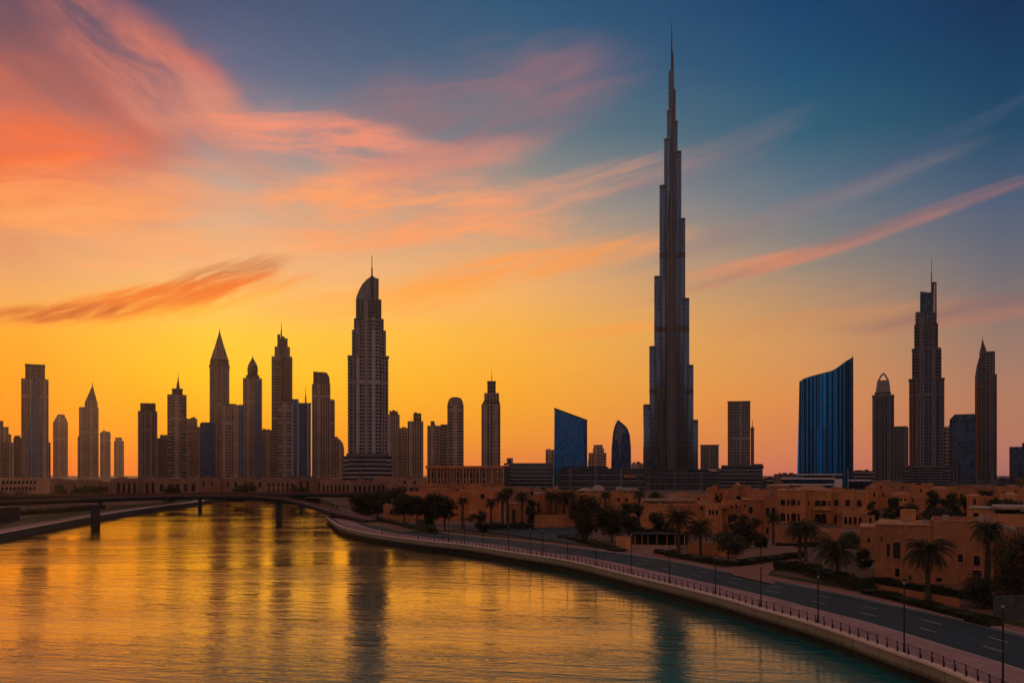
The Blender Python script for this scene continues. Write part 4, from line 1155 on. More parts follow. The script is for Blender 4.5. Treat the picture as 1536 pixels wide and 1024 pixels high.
s_ = Site('office_block', 'long white edged pavilion in front of the blue ribbed tower', 'building', 1171, 1263, 830, 0, .4)
s_.box('wall', M['black_glass'], 1173, 1250, 718, 742, k=.3); s_.box('upper_terrace', M['podium_grid'], 1200, 1262, 711.6, 719, k=.25); s_.box('roof', M['white_trim'], 1171.5, 1250.5, 716.2, 718.4, k=.34); s_.box('roof', M['white_trim'], 1196, 1262.8, 710.4, 711.9, k=.28)
s_.box('floor_bands', M['white_trim'], 1171.5, 1250.5, 725.2, 727.2, k=.34); s_.box('end_wall', M['white_trim'], 1250.6, 1262.6, 717.8, 745, k=1.7); s_.box('flank_wall', M['black_glass'], 1273, 1304, 720.5, 735, k=.6); s_.box('roof', M['white_trim'], 1271.5, 1304, 718.8, 720.7, k=.65); s_.mast('flagpole', M['white_trim'], 1270.8, 704, 742, .45, .4, -s_.s * 14)

# ------------------------------------------------------------------ right-hand group
s_ = Site('skyscraper', 'grey tower topped by an open pointed arch frame', TC, 1308, 1341, 1500)
s_.box('shaft', M['slate_vert'], 1308.5, 1341, 595); s_.fins('pier', M['super_trim'], [1313, 1320, 1327, 1336], 595, 715, .9, 2, -s_.s * 13.2); s_.box('cornice', M['trim_dark'], 1308, 1341.4, 593, 595.3, k=.82); s_.box('upper_tier', M['hotel_dark'], 1312, 1336.5, 588.5, 593.3); s_.taper('crown', M['crown_panel'], 1313.5, 1335.5, 588.6, 1316, 1333.5, 570.5, k=.7)
def arch_half(sg):
    o1 = [(1325 + sg * 10.4, 588), (1325 + sg * 9.8, 577), (1325 + sg * 7.6, 569), (1325 + sg * 4.2, 562.5), (1325, 558.6)]
    i1 = [(1325, 561.6), (1325 + sg * 3.0, 565.4), (1325 + sg * 6.0, 571.4), (1325 + sg * 8.0, 579), (1325 + sg * 8.6, 588)]
    return o1 + i1
s_.outline('arch_frame', M['steel'], arch_half(-1), 4); s_.outline('arch_frame', M['steel'], arch_half(1), 4)
s_ = Site('apartment_block', 'brown mid rise filling the gap beside the arch topped tower', TC, 1338, 1363, 1750)
s_.box('shaft', M['slate_vert'], 1339, 1362.5, 641); s_.box('roof_cap', M['trim_dark'], 1341, 1361, 639.3, 641.3)
s_ = Site('hotel_tower', 'grey stepped hotel tower with split crown and tall mast at right', TC, 1354, 1427, 1300, 0, .7)
s_.box('podium', M['podium_band'], 1354.5, 1426, 701, 730, k=.8, bevel=.14); s_.slabs('podium_bands', M['super_trim'], 1356.5, 1424, 703, 726, 4.6, .8, 1.0, .3); s_.box('podium_roof', M['trim_dark'], 1358, 1422, 698, 701.3, k=.8, bevel=.12)
s_.box('lower_shaft', M['hotel_slate'], 1363.5, 1416.3, 570, 699, k=.66, bevel=.2); s_.box('ledge', M['trim_dark'], 1362.6, 1417, 567.8, 570.3, k=.68, bevel=.2); s_.box('middle_shaft', M['hotel_slate'], 1368, 1412, 525, 569, k=.66, bevel=.2); s_.box('ledge', M['trim_dark'], 1367.4, 1411, 522.4, 525.3, k=.68, bevel=.2)
s_.box('upper_shaft', M['hotel_slate'], 1371.5, 1407, 486, 524, k=.66, bevel=.2); s_.box('crown_drum', M['hotel_dark'], 1373, 1403, 472, 487, k=.66); s_.box('crown_drum', M['trim_dark'], 1373.2, 1381, 468, 472.3, k=2)
for a, b_, y0, y1 in ((1371.5, 1378, 488, 696), (1387, 1396, 488, 696), (1400, 1408, 528, 696)):
    s_.slabs('balcony_slabs', M['super_trim'], a, b_, y0, y1, 5.0, 25.4 * 2 * .66 / (b_ - a) * .74, .3, .3)
s_.fins('pier', M['super_trim'], [1380.5, 1384.5], 480, 698, 2.0, 2.4, -s_.s * 17.6); s_.fins('pier', M['stucco_red'], [1365, 1369.2], 574, 698, .9, 2.0, -s_.s * 17.9); s_.fins('pier', M['super_trim'], [1398.4, 1410, 1414], 574, 698, 1.1, 1.8, -s_.s * 17.9)
s_.outline('crown_panel', M['black_glass'], [(1380,473),(1380.2,437.3),(1386,438.6),(1392,439.8),(1397.6,440.2),(1397.6,473)], 15); s_.outline('crown_blade', M['dark_steel'], [(1396,487),(1396.6,424.6),(1404.8,425),(1405,487)], 11); s_.outline('blade_panel', M['white_trim'], [(1399,470),(1400.4,440),(1401,428),(1403,428),(1403,470)], 11.6)
s_.mast('spire', M['steel'], 1397.2, 388, 427, 1.3, .5)
s_ = Site('apartment_block', 'narrow brown slab right of the split crown hotel', TC, 1416, 1428, 1600)
s_.box('shaft', M['brown_grid'], 1416.3, 1427.5, 640, k=1.0); s_.roofkit(1417, 1426, 640, 22)
s_ = Site('apartment_block', 'low brown block before the dark blue barrel tower', TC, 1426, 1440, 1350)
s_.box('shaft', M['slate_vert'], 1427, 1438.5, 682, k=1); s_.roofkit(1428, 1438, 682, 23)
s_ = Site('office_tower', 'dark blue glass tower with chamfered roof at right', TC, 1424, 1463, 1450)
s_.box('shaft', M['dark_glass'], 1424.3, 1463, 629, bevel=.1); s_.taper('roof', M['black_glass'], 1425, 1463, 629, 1432, 1462, 621.5)
s_ = Site('skyscraper', 'dark tower with sharp asymmetric pointed crown near right edge', TC, 1461, 1496, 1500)
s_.outline('left_shaft', M['slate_vert'], [(1462.2,740),(1462.4,566),(1465,549),(1470.5,531),(1476,530),(1476,740)], 22); s_.box('centre_shaft', M['hotel_dark'], 1470, 1492.5, 529, k=.75); s_.box('right_shaft', M['slate_vert'], 1483, 1495.2, 562.5, k=1.9); s_.box('roof_cap', M['trim_dark'], 1478, 1491.4, 527.6, 529.2, k=.9)
s_.fins('pier', M['stucco_red'], [1464.5, 1467.5, 1472.5], 570, 712, .7, 2, -s_.s * 11.4); s_.fins('pier', M['stucco_red'], [1484.5, 1494], 564, 712, .7, 2, -s_.s * 12)
s_.outline('pointed_crown', M['trim_dark'], [(1468.6,532),(1471.5,519),(1473.2,511),(1474,507),(1475.4,514),(1479,524),(1481,530)], 9); s_.mast('spire', M['dark_steel'], 1473.9, 503, 510, .5, .15)
s_ = Site('office_block', 'low dark building below the pointed tower at right', 'building', 1494, 1518, 1300)
s_.box('wall', M['podium_grid'], 1494, 1516, 717); s_.roofkit(1496, 1514, 717, 25)
s_ = Site('office_tower', 'dark blue block with a stepped top cut by the right edge', TC, 1513, 1556, 1500)
s_.box('shaft', M['dark_glass'], 1514, 1556, 670); s_.box('upper_tier', M['black_glass'], 1533, 1556, 664, 670.3); s_.fins('edge_strip', M['stucco_red'], [1515.2, 1520], 671, 716, .8, 2, -s_.s * 17)

# ------------------------------------------------------------------ promenade railing and lamp posts
rail = empty('railing', (0, 0, 0))
tag(rail, 'dark cable railing with slim posts along the promenade edge', 'railing')
bm = BM()
lathe(bm, 0, 0, [(.11, 0), (.11, .03), (.07, .05), (.06, 1.02), (.075, 1.06), (.075, 1.14), (.0, 1.16)], 8)
box(bm, -.03, .03, -.16, .02, .05, .5)
pm = bpy.data.meshes.new('post'); bm.to_mesh(pm); bm.free(); pm.materials.append(M['post_metal'])
far_bm = BM()
u, i = 36.0, 0
u0 = next(f[2] for f in fr if f[0].y > 66)
u = u0
while u < QLEN - 1.0:
    p, n_ = at_u(u)
    if i < 100:
        o_ = bpy.data.objects.new('post', pm); C.objects.link(o_); o_.parent = rail
        o_.location = (p.x + n_.x * .3, p.y + n_.y * .3, .14); o_.rotation_euler = (0, 0, math.atan2(n_.y, n_.x) + math.pi / 2)
    else:
        lathe(far_bm, p.x + n_.x * .3, p.y + n_.y * .3, [(.08, .14), (.05, .2), (.05, 1.26)], 6)
    u += 2.05; i += 1
tag(link('far_posts', far_bm, M['post_metal'], rail), kind='stuff')
for hgt in (.38, .60, .82, 1.04):
    bm = BM(); prev_ = None
    for (p, n_, uu) in [f for f in fr if f[2] > u0 - 12]:
        q = (p.x + n_.x * .3, p.y + n_.y * .3, .14 + hgt)
        if prev_: tube(bm, prev_, q, .018 if hgt < 1 else .03, None, 5)
        prev_ = q
    link('cable', bm, M['post_metal'], rail)

ORD = 'first second third fourth fifth sixth seventh eighth ninth tenth eleventh twelfth thirteenth fourteenth fifteenth sixteenth seventeenth eighteenth nineteenth twentieth'.split()


def lamp_meshes(hh):
    bm = BM(); lathe(bm, 0, 0, [(.24, 0), (.24, .06), (.15, .12), (.14, .9), (.095, .98), (.085, hh - .5), (.085, hh)], 12)
    a = bpy.data.meshes.new('pole'); bm.to_mesh(a); bm.free(); a.materials.append(M['post_metal'])
    bm = BM(); lathe(bm, 0, 0, [(.12, hh - .42), (.12, hh - .12)], 12)
    b_ = bpy.data.meshes.new('lamp_ring'); bm.to_mesh(b_); bm.free(); b_.materials.append(M['lamp_cap'])
    bm = BM(); lathe(bm, 0, 0, [(.20, hh - .02), (.22, hh + .04), (.2, hh + .12), (.06, hh + .2)], 12); box(bm, -.05, .05, -.42, 0, hh + .0, hh + .08)
    c = bpy.data.meshes.new('lamp_head'); bm.to_mesh(c); bm.free(); c.materials.append(M['post_metal'])
    return a, b_, c
LAMP = lamp_meshes(6.4), lamp_meshes(8.0)


def lamp(p, tall, rz, label):
    e_ = empty('street_lamp', (p[0], p[1], p[2]), rz)
    tag(e_, label, 'street lamp', 'dark lamp posts along the promenade')
    for nm, me in zip(('pole', 'lamp_ring', 'lamp_head'), LAMP[1 if tall else 0]):
        o_ = bpy.data.objects.new(nm, me); C.objects.link(o_); o_.parent = e_
    return e_


LPX = [(1504, 1), (1356, 1), (1227, 0), (1141, 0), (1073, 0), (1004, 0), (947, 1), (894, 0), (851, 0), (814, 0), (795, 0), (763, 0), (725, 0), (697, 1), (673, 1), (652, 0), (627, 0), (573, 0)]
fd = [(f[0] + f[1] * 1.0, f[1]) for f in fr if f[0].y > 60]
for k, (px, tall) in enumerate(LPX):
    best = min(fd, key=lambda q: abs(CX + q[0].x / q[0].y * F - px))
    # refine between samples
    idx = fd.index(best); cands = []
    for a in (idx - 1, idx):
        if 0 <= a < len(fd) - 1:
            for j in range(21):
                q = fd[a][0].lerp(fd[a + 1][0], j / 20); cands.append((abs(CX + q.x / q.y * F - px), q.x, q.y, fd[a][1]))
    _, x, y, n_ = min(cands, key=lambda c: c[0])
    lamp((x, y, 0.0), tall, math.atan2(n_.y, n_.x) + math.pi / 2, ('tall ' if tall else 'shorter ') + 'dark lamp post, ' + ORD[k] + ' along the promenade railing counting away from the camera')

# ------------------------------------------------------------------ footbridge and road bridge
def deck(name, pts, wid, th, m_side, m_top, parent):
    """curved deck: pts (x, y, ztop)"""
    bm = BM(); rows = []
    P = [Vector(p) for p in pts]
    for i, p in enumerate(P):
        d = (P[min(i + 1, len(P) - 1)] - P[max(i - 1, 0)]); d.z = 0; d.normalize(); n_ = Vector((d.y, -d.x, 0))
        prof = [(-wid / 2, 0.0), (wid / 2, 0.0), (wid / 2, -th * .45), (wid * .28, -th), (-wid * .28, -th), (-wid / 2, -th * .45)]
        rows.append([bm.verts.new(p + n_ * a + Vector((0, 0, z_))) for a, z_ in prof])
    for r0, r1 in zip(rows, rows[1:]):
        for k in range(6):
            f = bm.faces.new((r0[k], r0[(k + 1) % 6], r1[(k + 1) % 6], r1[k])); f.material_index = 1 if k == 0 else 0
    bm.faces.new(rows[0]); bm.faces.new(rows[-1][::-1])
    return link(name, bm, [m_side, m_top], parent)


def edge_rail(name, pts, off_, z0, z1, th, m_, parent):
    bm = BM(); P = [Vector(p) for p in pts]; prev_ = None
    for i, p in enumerate(P):
        d = (P[min(i + 1, len(P) - 1)] - P[max(i - 1, 0)]); d.z = 0; d.normalize(); n_ = Vector((d.y, -d.x, 0))
        a = p + n_ * (off_ - th / 2); b_ = p + n_ * (off_ + th / 2)
        row = [bm.verts.new((q.x, q.y, q.z + z_)) for q, z_ in ((a, z0), (b_, z0), (b_, z1), (a, z1))]
        if prev_:
            for k in range(4): bm.faces.new((prev_[k], prev_[(k + 1) % 4], row[(k + 1) % 4], row[k]))
        prev_ = row
    return link(name, bm, m_, parent)


def cat3(pts, step=5.0):
    P = [Vector(p) for p in pts]; P = [P[0] * 2 - P[1]] + P + [P[-1] * 2 - P[-2]]; out = []
    for i in range(1, len(P) - 2):
        n = max(2, int((P[i + 1] - P[i]).length / step))
        for j in range(n):
            t_ = j / n; a, b_, c, d = P[i - 1:i + 3]
            out.append(0.5 * ((2 * b_) + (c - a) * t_ + (2 * a - 5 * b_ + 4 * c - d) * t_ ** 2 + (3 * b_ - a - 3 * c + d) * t_ ** 3))
    return out + [P[-2]]


def at(px, py, Y):
    return (wx(px, Y), Y, wz(py, Y))


fb = empty('footbridge', (0, 0, 0))
tag(fb, 'dark curved footbridge arching over the canal on two piers', 'bridge')
FBP = cat3([at(-330, 757, 350), at(-120, 755, 355), at(0, 752.2, 362), at(137, 747, 378), at(240, 744, 394), at(330, 743.2, 406), (wx(397, 412), 412, wz(745, 412)), at(440, 750.6, 412), at(474, 758.6, 404), at(500, 766.5, 393), at(530, 772.6, 374), at(556, 778.5, 352)])
deck('deck', FBP, 5.0, 1.7, M['bridge_side'], M['paver'], fb)
edge_rail('parapet', FBP, -2.45, .0, .5, .18, M['bridge_edge'], fb); edge_rail('parapet', FBP, 2.45, .0, .5, .18, M['bridge_edge'], fb)
edge_rail('handrail', FBP, 2.5, 1.12, 1.2, .08, M['post_metal'], fb); edge_rail('handrail', FBP, -2.5, 1.12, 1.2, .08, M['post_metal'], fb)
for px, Y, w_ in ((143, 379, 1.7), (418, 414, 1.35)):
    bm = BM(); X = wx(px, Y)
    floorplan(bm, [(X + w_ * math.cos(a), Y + w_ * 1.5 * math.sin(a)) for a in [2 * math.pi * i / 16 for i in range(16)]], -6, 6.3)
    frustum(bm, (X - w_, X + w_, Y - 2, Y + 2), (X - w_ * 1.25, X + w_ * 1.25, Y - 2.3, Y + 2.3), 4.9, 6.35)
    link('pier', bm, M['bridge_side'], fb)
bm = BM(); a_ = Vector(at(-20, 790, 352)); box(bm, a_.x - 60, a_.x + 2, 352, 372, -.3, 5.6); link('abutment', bm, M['bridge_side'], fb)
bm = BM(); p_ = Vector(at(497, 768, 394)); box(bm, p_.x - 1, p_.x + 4, 391, 396.5, -1.0, wz(768.5, 394) - 1.2); link('abutment', bm, M['bridge_side'], fb)

rb_ = empty('road_bridge', (0, 0, 0))
tag(rb_, 'long flat road bridge with a reddish parapet behind the footbridge', 'bridge')
RBP = cat3([at(-60, 744, 540), at(120, 742.5, 540), at(260, 741.4, 540), at(400, 740.2, 540), at(520, 740.0, 535), at(575, 741.5, 530), at(640, 745, 520)], 10)
deck('deck', RBP, 12.0, 1.9, M['bridge_side'], M['asphalt'], rb_)
edge_rail('parapet', RBP, -5.9, .0, 1.0, .25, M['sidewalk'], rb_); edge_rail('parapet', RBP, 5.9, .0, 1.0, .25, M['sidewalk'], rb_)
for px in (150, 300, 452, 535):
    bm = BM(); X = wx(px, 540); floorplan(bm, [(X + .9 * math.cos(a), 540 + 2.5 * math.sin(a)) for a in [2 * math.pi * i / 14 for i in range(14)]], -6, 5.6); link('pier', bm, M['bridge_side'], rb_)

# railing of the left bank
lr = empty('railing', (0, 0, 0)); tag(lr, 'thin dark railing on the left bank path below the bridge', 'railing')
fl = frames(LEFT); bm = BM(); ca = BM(); prev_ = None; last = -9
for p, n_, u in fl:
    q = (p.x + n_.x * .5, p.y + n_.y * .5)
    if p.y < 560 and u - last > 2.4:
        tube(bm, (q[0], q[1], .05), (q[0], q[1], 1.15), .06, None, 5); last = u
    if prev_ and p.y < 560:
        for hgt in (.45, .8, 1.13): tube(ca, (prev_[0], prev_[1], hgt), (q[0], q[1], hgt), .03, None, 4)
    prev_ = q
tag(link('posts', bm, M['post_metal'], lr), kind='stuff'); link('cable', ca, M['post_metal'], lr)

# ------------------------------------------------------------------ sandy houses on the right bank
def ops(xs, yt, yb, w_, arch=False, nm='window'):
    return [(x, x + w_, yt, yb, arch, nm) for x in xs]


G = 'sandy villas along the quay road'
# front right villa
house('house', 'large front villa with wide plastered wall between the two big palms', 'house', 1307, 1560, 160,
      [(1308, 1395, 788, 0, 16, ops([1317], 807, 815, 3) + ops([1326.5], 819, 838, 5.5) + ops([1337], 816, 841, 11) + ops([1340], 856, 869, 7) + ops([1362], 866, 873, 3.5)),
       (1395, 1490, 780.5, .35, 17, ops([1437], 831, 843, 7) + ops([1460.5], 832, 847, 9, True) + ops([1404], 868, 876, 9) + [(1459, 1471, 854, 883.5, False, 'door')]),
       (1490, 1560, 794, 1.2, 14, ops([1512], 826, 842, 8, True) + ops([1532], 826, 842, 8, True))],
      0, 'stucco', 'roof_pale', [('box', 'cornice', 1306.6, 1396, 787.2, 789.2, -.18, 16.3, 'stucco_tan'), ('box', 'roof_house', 1344, 1368, 769, 790, 9, 5, 'stucco'), ('box', 'door_lintel', 1457, 1473.4, 851.6, 853.4, .1, .5, 'stucco_tan')])
house('house', 'pale roofed villa behind the front villa at the right edge', 'house', 1450, 1580, 205,
      [(1450, 1492, 763, 0, 14, ops([1459], 770, 779, 8)), (1490, 1580, 770, -.8, 16, [])], 0, 'stucco_tan', 'roof_pale',
      [('box', 'roof_slab', 1487, 1580, 759.5, 763, -1.6, 18, 'roof_pale'), ('box', 'roof_slab', 1452, 1490, 762, 763.4, -.3, 14.4, 'roof_pale')])
# arcaded two-storey villa
house('house', 'two storey villa with arched ground floor arcade behind the twin palms', 'house', 1164, 1300, 345,
      [(1165, 1209, 735.5, 0, 20, ops([1170, 1186], 749.5, 758, 7) + ops([1180.2, 1196], 750, 758, 3.4) + ops([1169.5, 1186], 769.5, 782, 8, True) + ops([1180, 1196], 770, 782, 3.6, True)),
       (1209, 1221, 737, 1.5, 18, ops([1212], 751, 758, 2.6)),
       (1221, 1247, 736, .6, 20, ops([1220.9 + 1.3, 1231.5], 750.5, 758.6, 8) + ops([1242.6], 750.5, 758.6, 2.6) + ops([1222, 1231], 770, 787, 9, True)),
       (1247, 1302, 738.5, 2.4, 20, ops([1251, 1268, 1285], 749.5, 758.6, 7) + ops([1251.5, 1258], 772, 787, 5.5, True))],
      0, 'stucco', 'roof_screed', [('slope', 'hipped_roof', 1184, 1250, 728.6, 735.8, 3, 18, 'stucco_far'), ('box', 'cornice', 1164.4, 1209.4, 734.6, 736.2, -.25, 20.4, 'stucco_tan'), ('box', 'balcony', 1219.5, 1249, 763, 765, -1.0, 1.4, 'stucco_tan')])
house('house', 'low wing with four narrow arches beside the arcaded villa', 'house', 1262, 1310, 325,
      [(1263, 1294, 765.5, 0, 12, ops([1266, 1273, 1280.5, 1288], 775, 786.5, 4.6, True)), (1294, 1312, 772, .5, 12, ops([1303.5], 776, 784, 4))], 0, 'stucco_tan', 'roof_screed', [('box', 'roof_house', 1255, 1264, 769, 800, 2, 8, 'stucco')])
house('house', 'blank plastered wing between the arcaded villa and the front villa', 'house', 1291, 1312, 215,
      [(1290, 1312, 790, 0, 14, ops([1301], 807, 813, 4))], 0, 'stucco', 'roof_screed', [('box', 'cornice', 1289.6, 1312.4, 789.2, 790.8, -.15, 14.3, 'stucco_tan')])
# villas in the middle
house('house', 'tall orange villa with narrow twin windows left of the arcaded villa', 'house', 1110, 1167, 275,
      [(1112, 1146, 749, 0, 14, ops([1123], 760, 770, 6) + ops([1116], 757, 761, 3)), (1146, 1168, 743, -1.0, 15, ops([1136 + 12.4], 761, 773, 5.4) + ops([1157], 761, 773, 6) + ops([1149], 790, 800, 4))], 0, 'stucco_red', 'roof_screed',
      [('box', 'cornice', 1111.6, 1146.4, 748.2, 749.8, -.2, 14.2, 'stucco_tan'), ('box', 'roof_house', 1122, 1140, 744, 751, 6, 6, 'stucco_red')])
house('house', 'villa with a ragged row of small windows behind the big fan palm', 'house', 1056, 1116, 290,
      [(1057, 1084, 756, 0, 16, ops([1063, 1068, 1073.5], 764.5, 771.5, 3.6)), (1084, 1115, 752, 1.4, 14, ops([1089, 1096, 1103], 757.5, 762, 3.4) + ops([1092], 772, 784, 4))], 0, 'stucco', 'roof_screed',
      [('box', 'roof_house', 1079, 1092, 757, 762, -.4, 5, 'stucco_tan'), ('box', 'door_frame', 1088.5, 1090, 783, 806, -.3, 1, 'door_wood')])
house('house', 'broad blank walled villa with a shallow roof mound behind the hedge', 'house', 960, 1059, 300,
      [(962, 1058, 756, 0, 20, ops([1050], 759, 764, 4)), (1000, 1059, 752.4, 3, 16, [])], 0, 'stucco', 'roof_pale', [('box', 'roof_slab', 961, 1042, 750, 752.2, 2, 18, 'roof_screed'), ('dome', 1010, 747.6, 9.5, 14, 'roof_screed'), ('box', 'cornice', 961.4, 1046, 755.2, 757.2, -.2, 20.4, 'stucco_tan')])
house('house', 'low villa with a white dome on its flat roof', 'house', 862, 962, 345,
      [(864, 912, 738.5, 0, 18, ops([872, 884], 748, 756, 4)), (910, 963, 739, 2.5, 16, ops([926, 938], 747, 752, 4))], 0, 'stucco', 'roof_pale',
      [('dome', 897, 733.6, 9.5, 9, 'roof_pale'), ('dome', 929, 732.5, 5, 9, 'roof_pale'), ('box', 'roof_slab', 931, 958, 732.6, 736.6, 3, 12, 'roof_pale'), ('slope', 'roof_hip', 864, 893, 732.4, 736, 2, 14, 'roof_pale')])
house('house', 'stepped orange villa behind the three palms near the road junction', 'house', 798, 866, 340,
      [(800, 820, 741.5, 0, 16, ops([805], 752, 760, 4)), (820, 866, 737, 2, 16, ops([838, 848, 858], 749, 757, 4))], 0, 'stucco_red', 'roof_pale', [('box', 'roof_slab', 801, 818, 738.4, 741.2, 2, 12, 'roof_pale'), ('box', 'roof_house', 818, 836, 733, 738, 6, 8, 'stucco')])
house('house', 'small cube house with one dark doorway by the road junction', 'house', 758, 808, 330,
      [(760, 806, 755, 0, 12, [(768, 773, 763, 784, False, 'door')] + ops([789], 763, 772, 5))], 0, 'stucco_red', 'roof_screed', [('box', 'cornice', 759, 807, 754.2, 755.6, -.2, 12.4, 'stucco_tan')])
house('house', 'very large plain box building left of the palms with one small window', 'house', 606, 752, 372,
      [(608, 690, 738, 0, 24, ops([640], 752, 757, 4)), (690, 752, 735, 1.5, 24, ops([721], 741, 748, 6) + ops([718], 766, 771, 4))], 0, 'stucco_red', 'roof_screed',
      [('box', 'roof_house', 632, 672, 733, 738.4, 6, 10, 'stucco'), ('box', 'lintel', 672, 686, 770, 772, -.4, 1, 'door_wood')])
house('house', 'low plastered annex under the landing trees with small windows', 'house', 572, 640, 360,
      [(575, 638, 757, 0, 12, ops([585, 597, 620], 764, 771, 5))], 0, 'stucco', 'roof_screed')
# garden walls and car port
def gwall(name, label, pts, hgt, m_, z0=-.4, cap=True):
    bm = BM(); cb = BM()
    P = [gnd(px, py) for px, py in pts]
    for a, b_ in zip(P, P[1:]):
        d = (b_ - a).normalized(); n_ = Vector((d.y, -d.x, 0)) * .16
        floorplan(bm, [(q.x, q.y) for q in (a - n_, b_ - n_, b_ + n_, a + n_)], z0, hgt)
        n_ *= 1.5
        floorplan(cb, [(q.x, q.y) for q in (a - n_, b_ - n_, b_ + n_, a + n_)], hgt + .002, hgt + .12)
    e_ = empty('garden_wall' if name is None else name, (0, 0, 0)); tag(e_, label, 'wall')
    link('wall', bm, M[m_], e_)
    if cap: link('coping', cb, M['stucco_tan'], e_)
    else: cb.free()
    return e_
gwall(None, 'long plain garden wall beside the road junction left of the dark trees', [(802, 791), (866, 790)], 4.4, 'stucco')
gwall(None, 'low garden wall closing the forecourt beneath the arcaded villa', [(1165, 812), (1292, 811)], 2.2, 'stucco')
gwall(None, 'upper terrace wall right under the ground floor arcade', [(1164, 799), (1264, 799)], 1.6, 'stucco_tan')
gwall(None, 'short bright wall left of the car port gate', [(925, 822), (947, 824)], 3.1, 'stucco_tan')
gwall(None, 'grey low wall behind the small round tree', [(1032, 828), (1053, 829), (1080, 832), (1112, 834)], 2.6, 'stucco')
gwall(None, 'dark hedged boundary wall below the front villa', [(1300, 882), (1392, 899), (1440, 908)], 1.0, 'stucco', cap=False)
e_ = gwall('screen_fence', 'grey green screen fence panel at the right edge beside the pavement', [(1491, 927), (1600, 922)], 3.0, 'screen_mesh', cap=False); e_['category'] = 'fence'
bm = BM()
for k in range(6):
    p = gnd(1491 + k * 18, 926.2 - k * .8); tube(bm, (p.x, p.y - .25, -.3), (p.x, p.y - .25, 3.1), .05)
link('posts', bm, M['post_metal'], e_)['kind'] = 'stuff'
S = Site('carport', 'dark open car port with pale posts under the hedge', 'car port', 946, 1030, 247)
bm = BM(); box(bm, S.x(947), S.x(1028), -.2, 5.5, S.z(801.5), S.z(799.6)); link('roof', bm, M['bridge_side'], S.e)
bm = BM(); box(bm, S.x(947), S.x(1028), 5.5, 5.8, -.3, S.z(801.6)); link('back_wall', bm, M['door_wood'], S.e)
for q in (952, 962.5, 971.5, 985, 1000, 1012, 1026):
    bm = BM(); box(bm, S.x(q), S.x(q + .9), 0, .2, -.3, S.z(801.6)); link('post', bm, M['stucco_tan'], S.e)

# ------------------------------------------------------------------ roofs and houses further back on the right
back = [
 # px0, px1, ytop, Y, wall, label, windows
 (1062, 1100, 731, 430, 'stucco_red', 'back house with two slit windows left of the ridged roof house', ops([1073, 1081], 739, 749, 2.6)),
 (1098, 1124, 727, 470, 'stucco', 'small ridged roof house behind the middle villas', ops([1107], 738, 743, 3)),
 (1122, 1164, 735, 420, 'stucco_red', 'long low back house with a rooftop shrub', ops([1132, 1146], 742, 747, 3)),
 (1148, 1200, 728.6, 560, 'stucco_far', 'wide distant house below the terraced podium', ops([1160, 1172, 1184], 733, 737, 3)),
 (1238, 1300, 733, 450, 'stucco', 'broad back house right of the arcaded villa roof', ops([1254, 1270, 1286], 740, 746, 3)),
 (1302, 1338, 730, 470, 'stucco', 'block house with a flat parapet left of the tree clump', ops([1310, 1324], 738, 745, 3)),
 (1308, 1372, 722.5, 620, 'stucco_far', 'distant orange house with a raised roof room before the hotel podium', ops([1320, 1335, 1352], 729, 733, 3)),
 (1336, 1394, 741, 400, 'stucco', 'low house with a row of small square windows behind the dark trees', ops([1344, 1350, 1356, 1362, 1368], 747, 751, 3)),
 (1366, 1440, 727.5, 540, 'stucco_red', 'long orange house under the split crown hotel', ops([1380, 1400, 1420], 733, 738, 3)),
 (1392, 1456, 733, 440, 'stucco', 'wide plain house behind the two bushy trees', ops([1440], 740, 746, 4)),
 (1436, 1500, 729.5, 520, 'stucco_far', 'flat house beneath the dark pointed tower', ops([1452, 1470, 1486], 735, 739, 3)),
 (1452, 1492, 743.5, 370, 'stucco_red', 'cube house with one tall window near the right edge', ops([1460], 748, 757, 4)),
 (1494, 1560, 730, 480, 'stucco', 'house cut by the right edge under the stepped blue block', ops([1504, 1522], 737, 742, 3)),
 (1500, 1560, 742, 360, 'stucco_tan', 'nearer house cut by the right edge behind the dark shrubs', ops([1515, 1528], 748, 756, 4)),
 (1000, 1064, 741, 400, 'stucco_far', 'low back house right of the white domed villa', ops([1015, 1030, 1046], 746, 750, 3)),
]
for k, (a, b_, yt, Y, wl, lb, wn) in enumerate(back):
    rr = random.Random(k * 7 + 1); mid = a + (b_ - a) * rr.uniform(.35, .65)
    S = house('house', lb, 'house', a, b_, Y, [(a, mid, yt, 0, 14, [o for o in wn if o[1] < mid - .8]), (mid, b_, yt + rr.uniform(1.0, 2.6), 1.2, 14, [o for o in wn if o[0] > mid + .8])], rr.uniform(-6, 6), wl, 'roof_screed',
          [('box', 'roof_room', a + (b_ - a) * .2, a + (b_ - a) * .42, yt - 2.6, yt + .8, 4, 6, wl)] if k % 2 == 0 else [('slope', 'roof_hip', a + 2, mid, yt - 3.0, yt + .3, 3, 10, wl)])
    S.e['group'] = 'houses further back on the right bank'

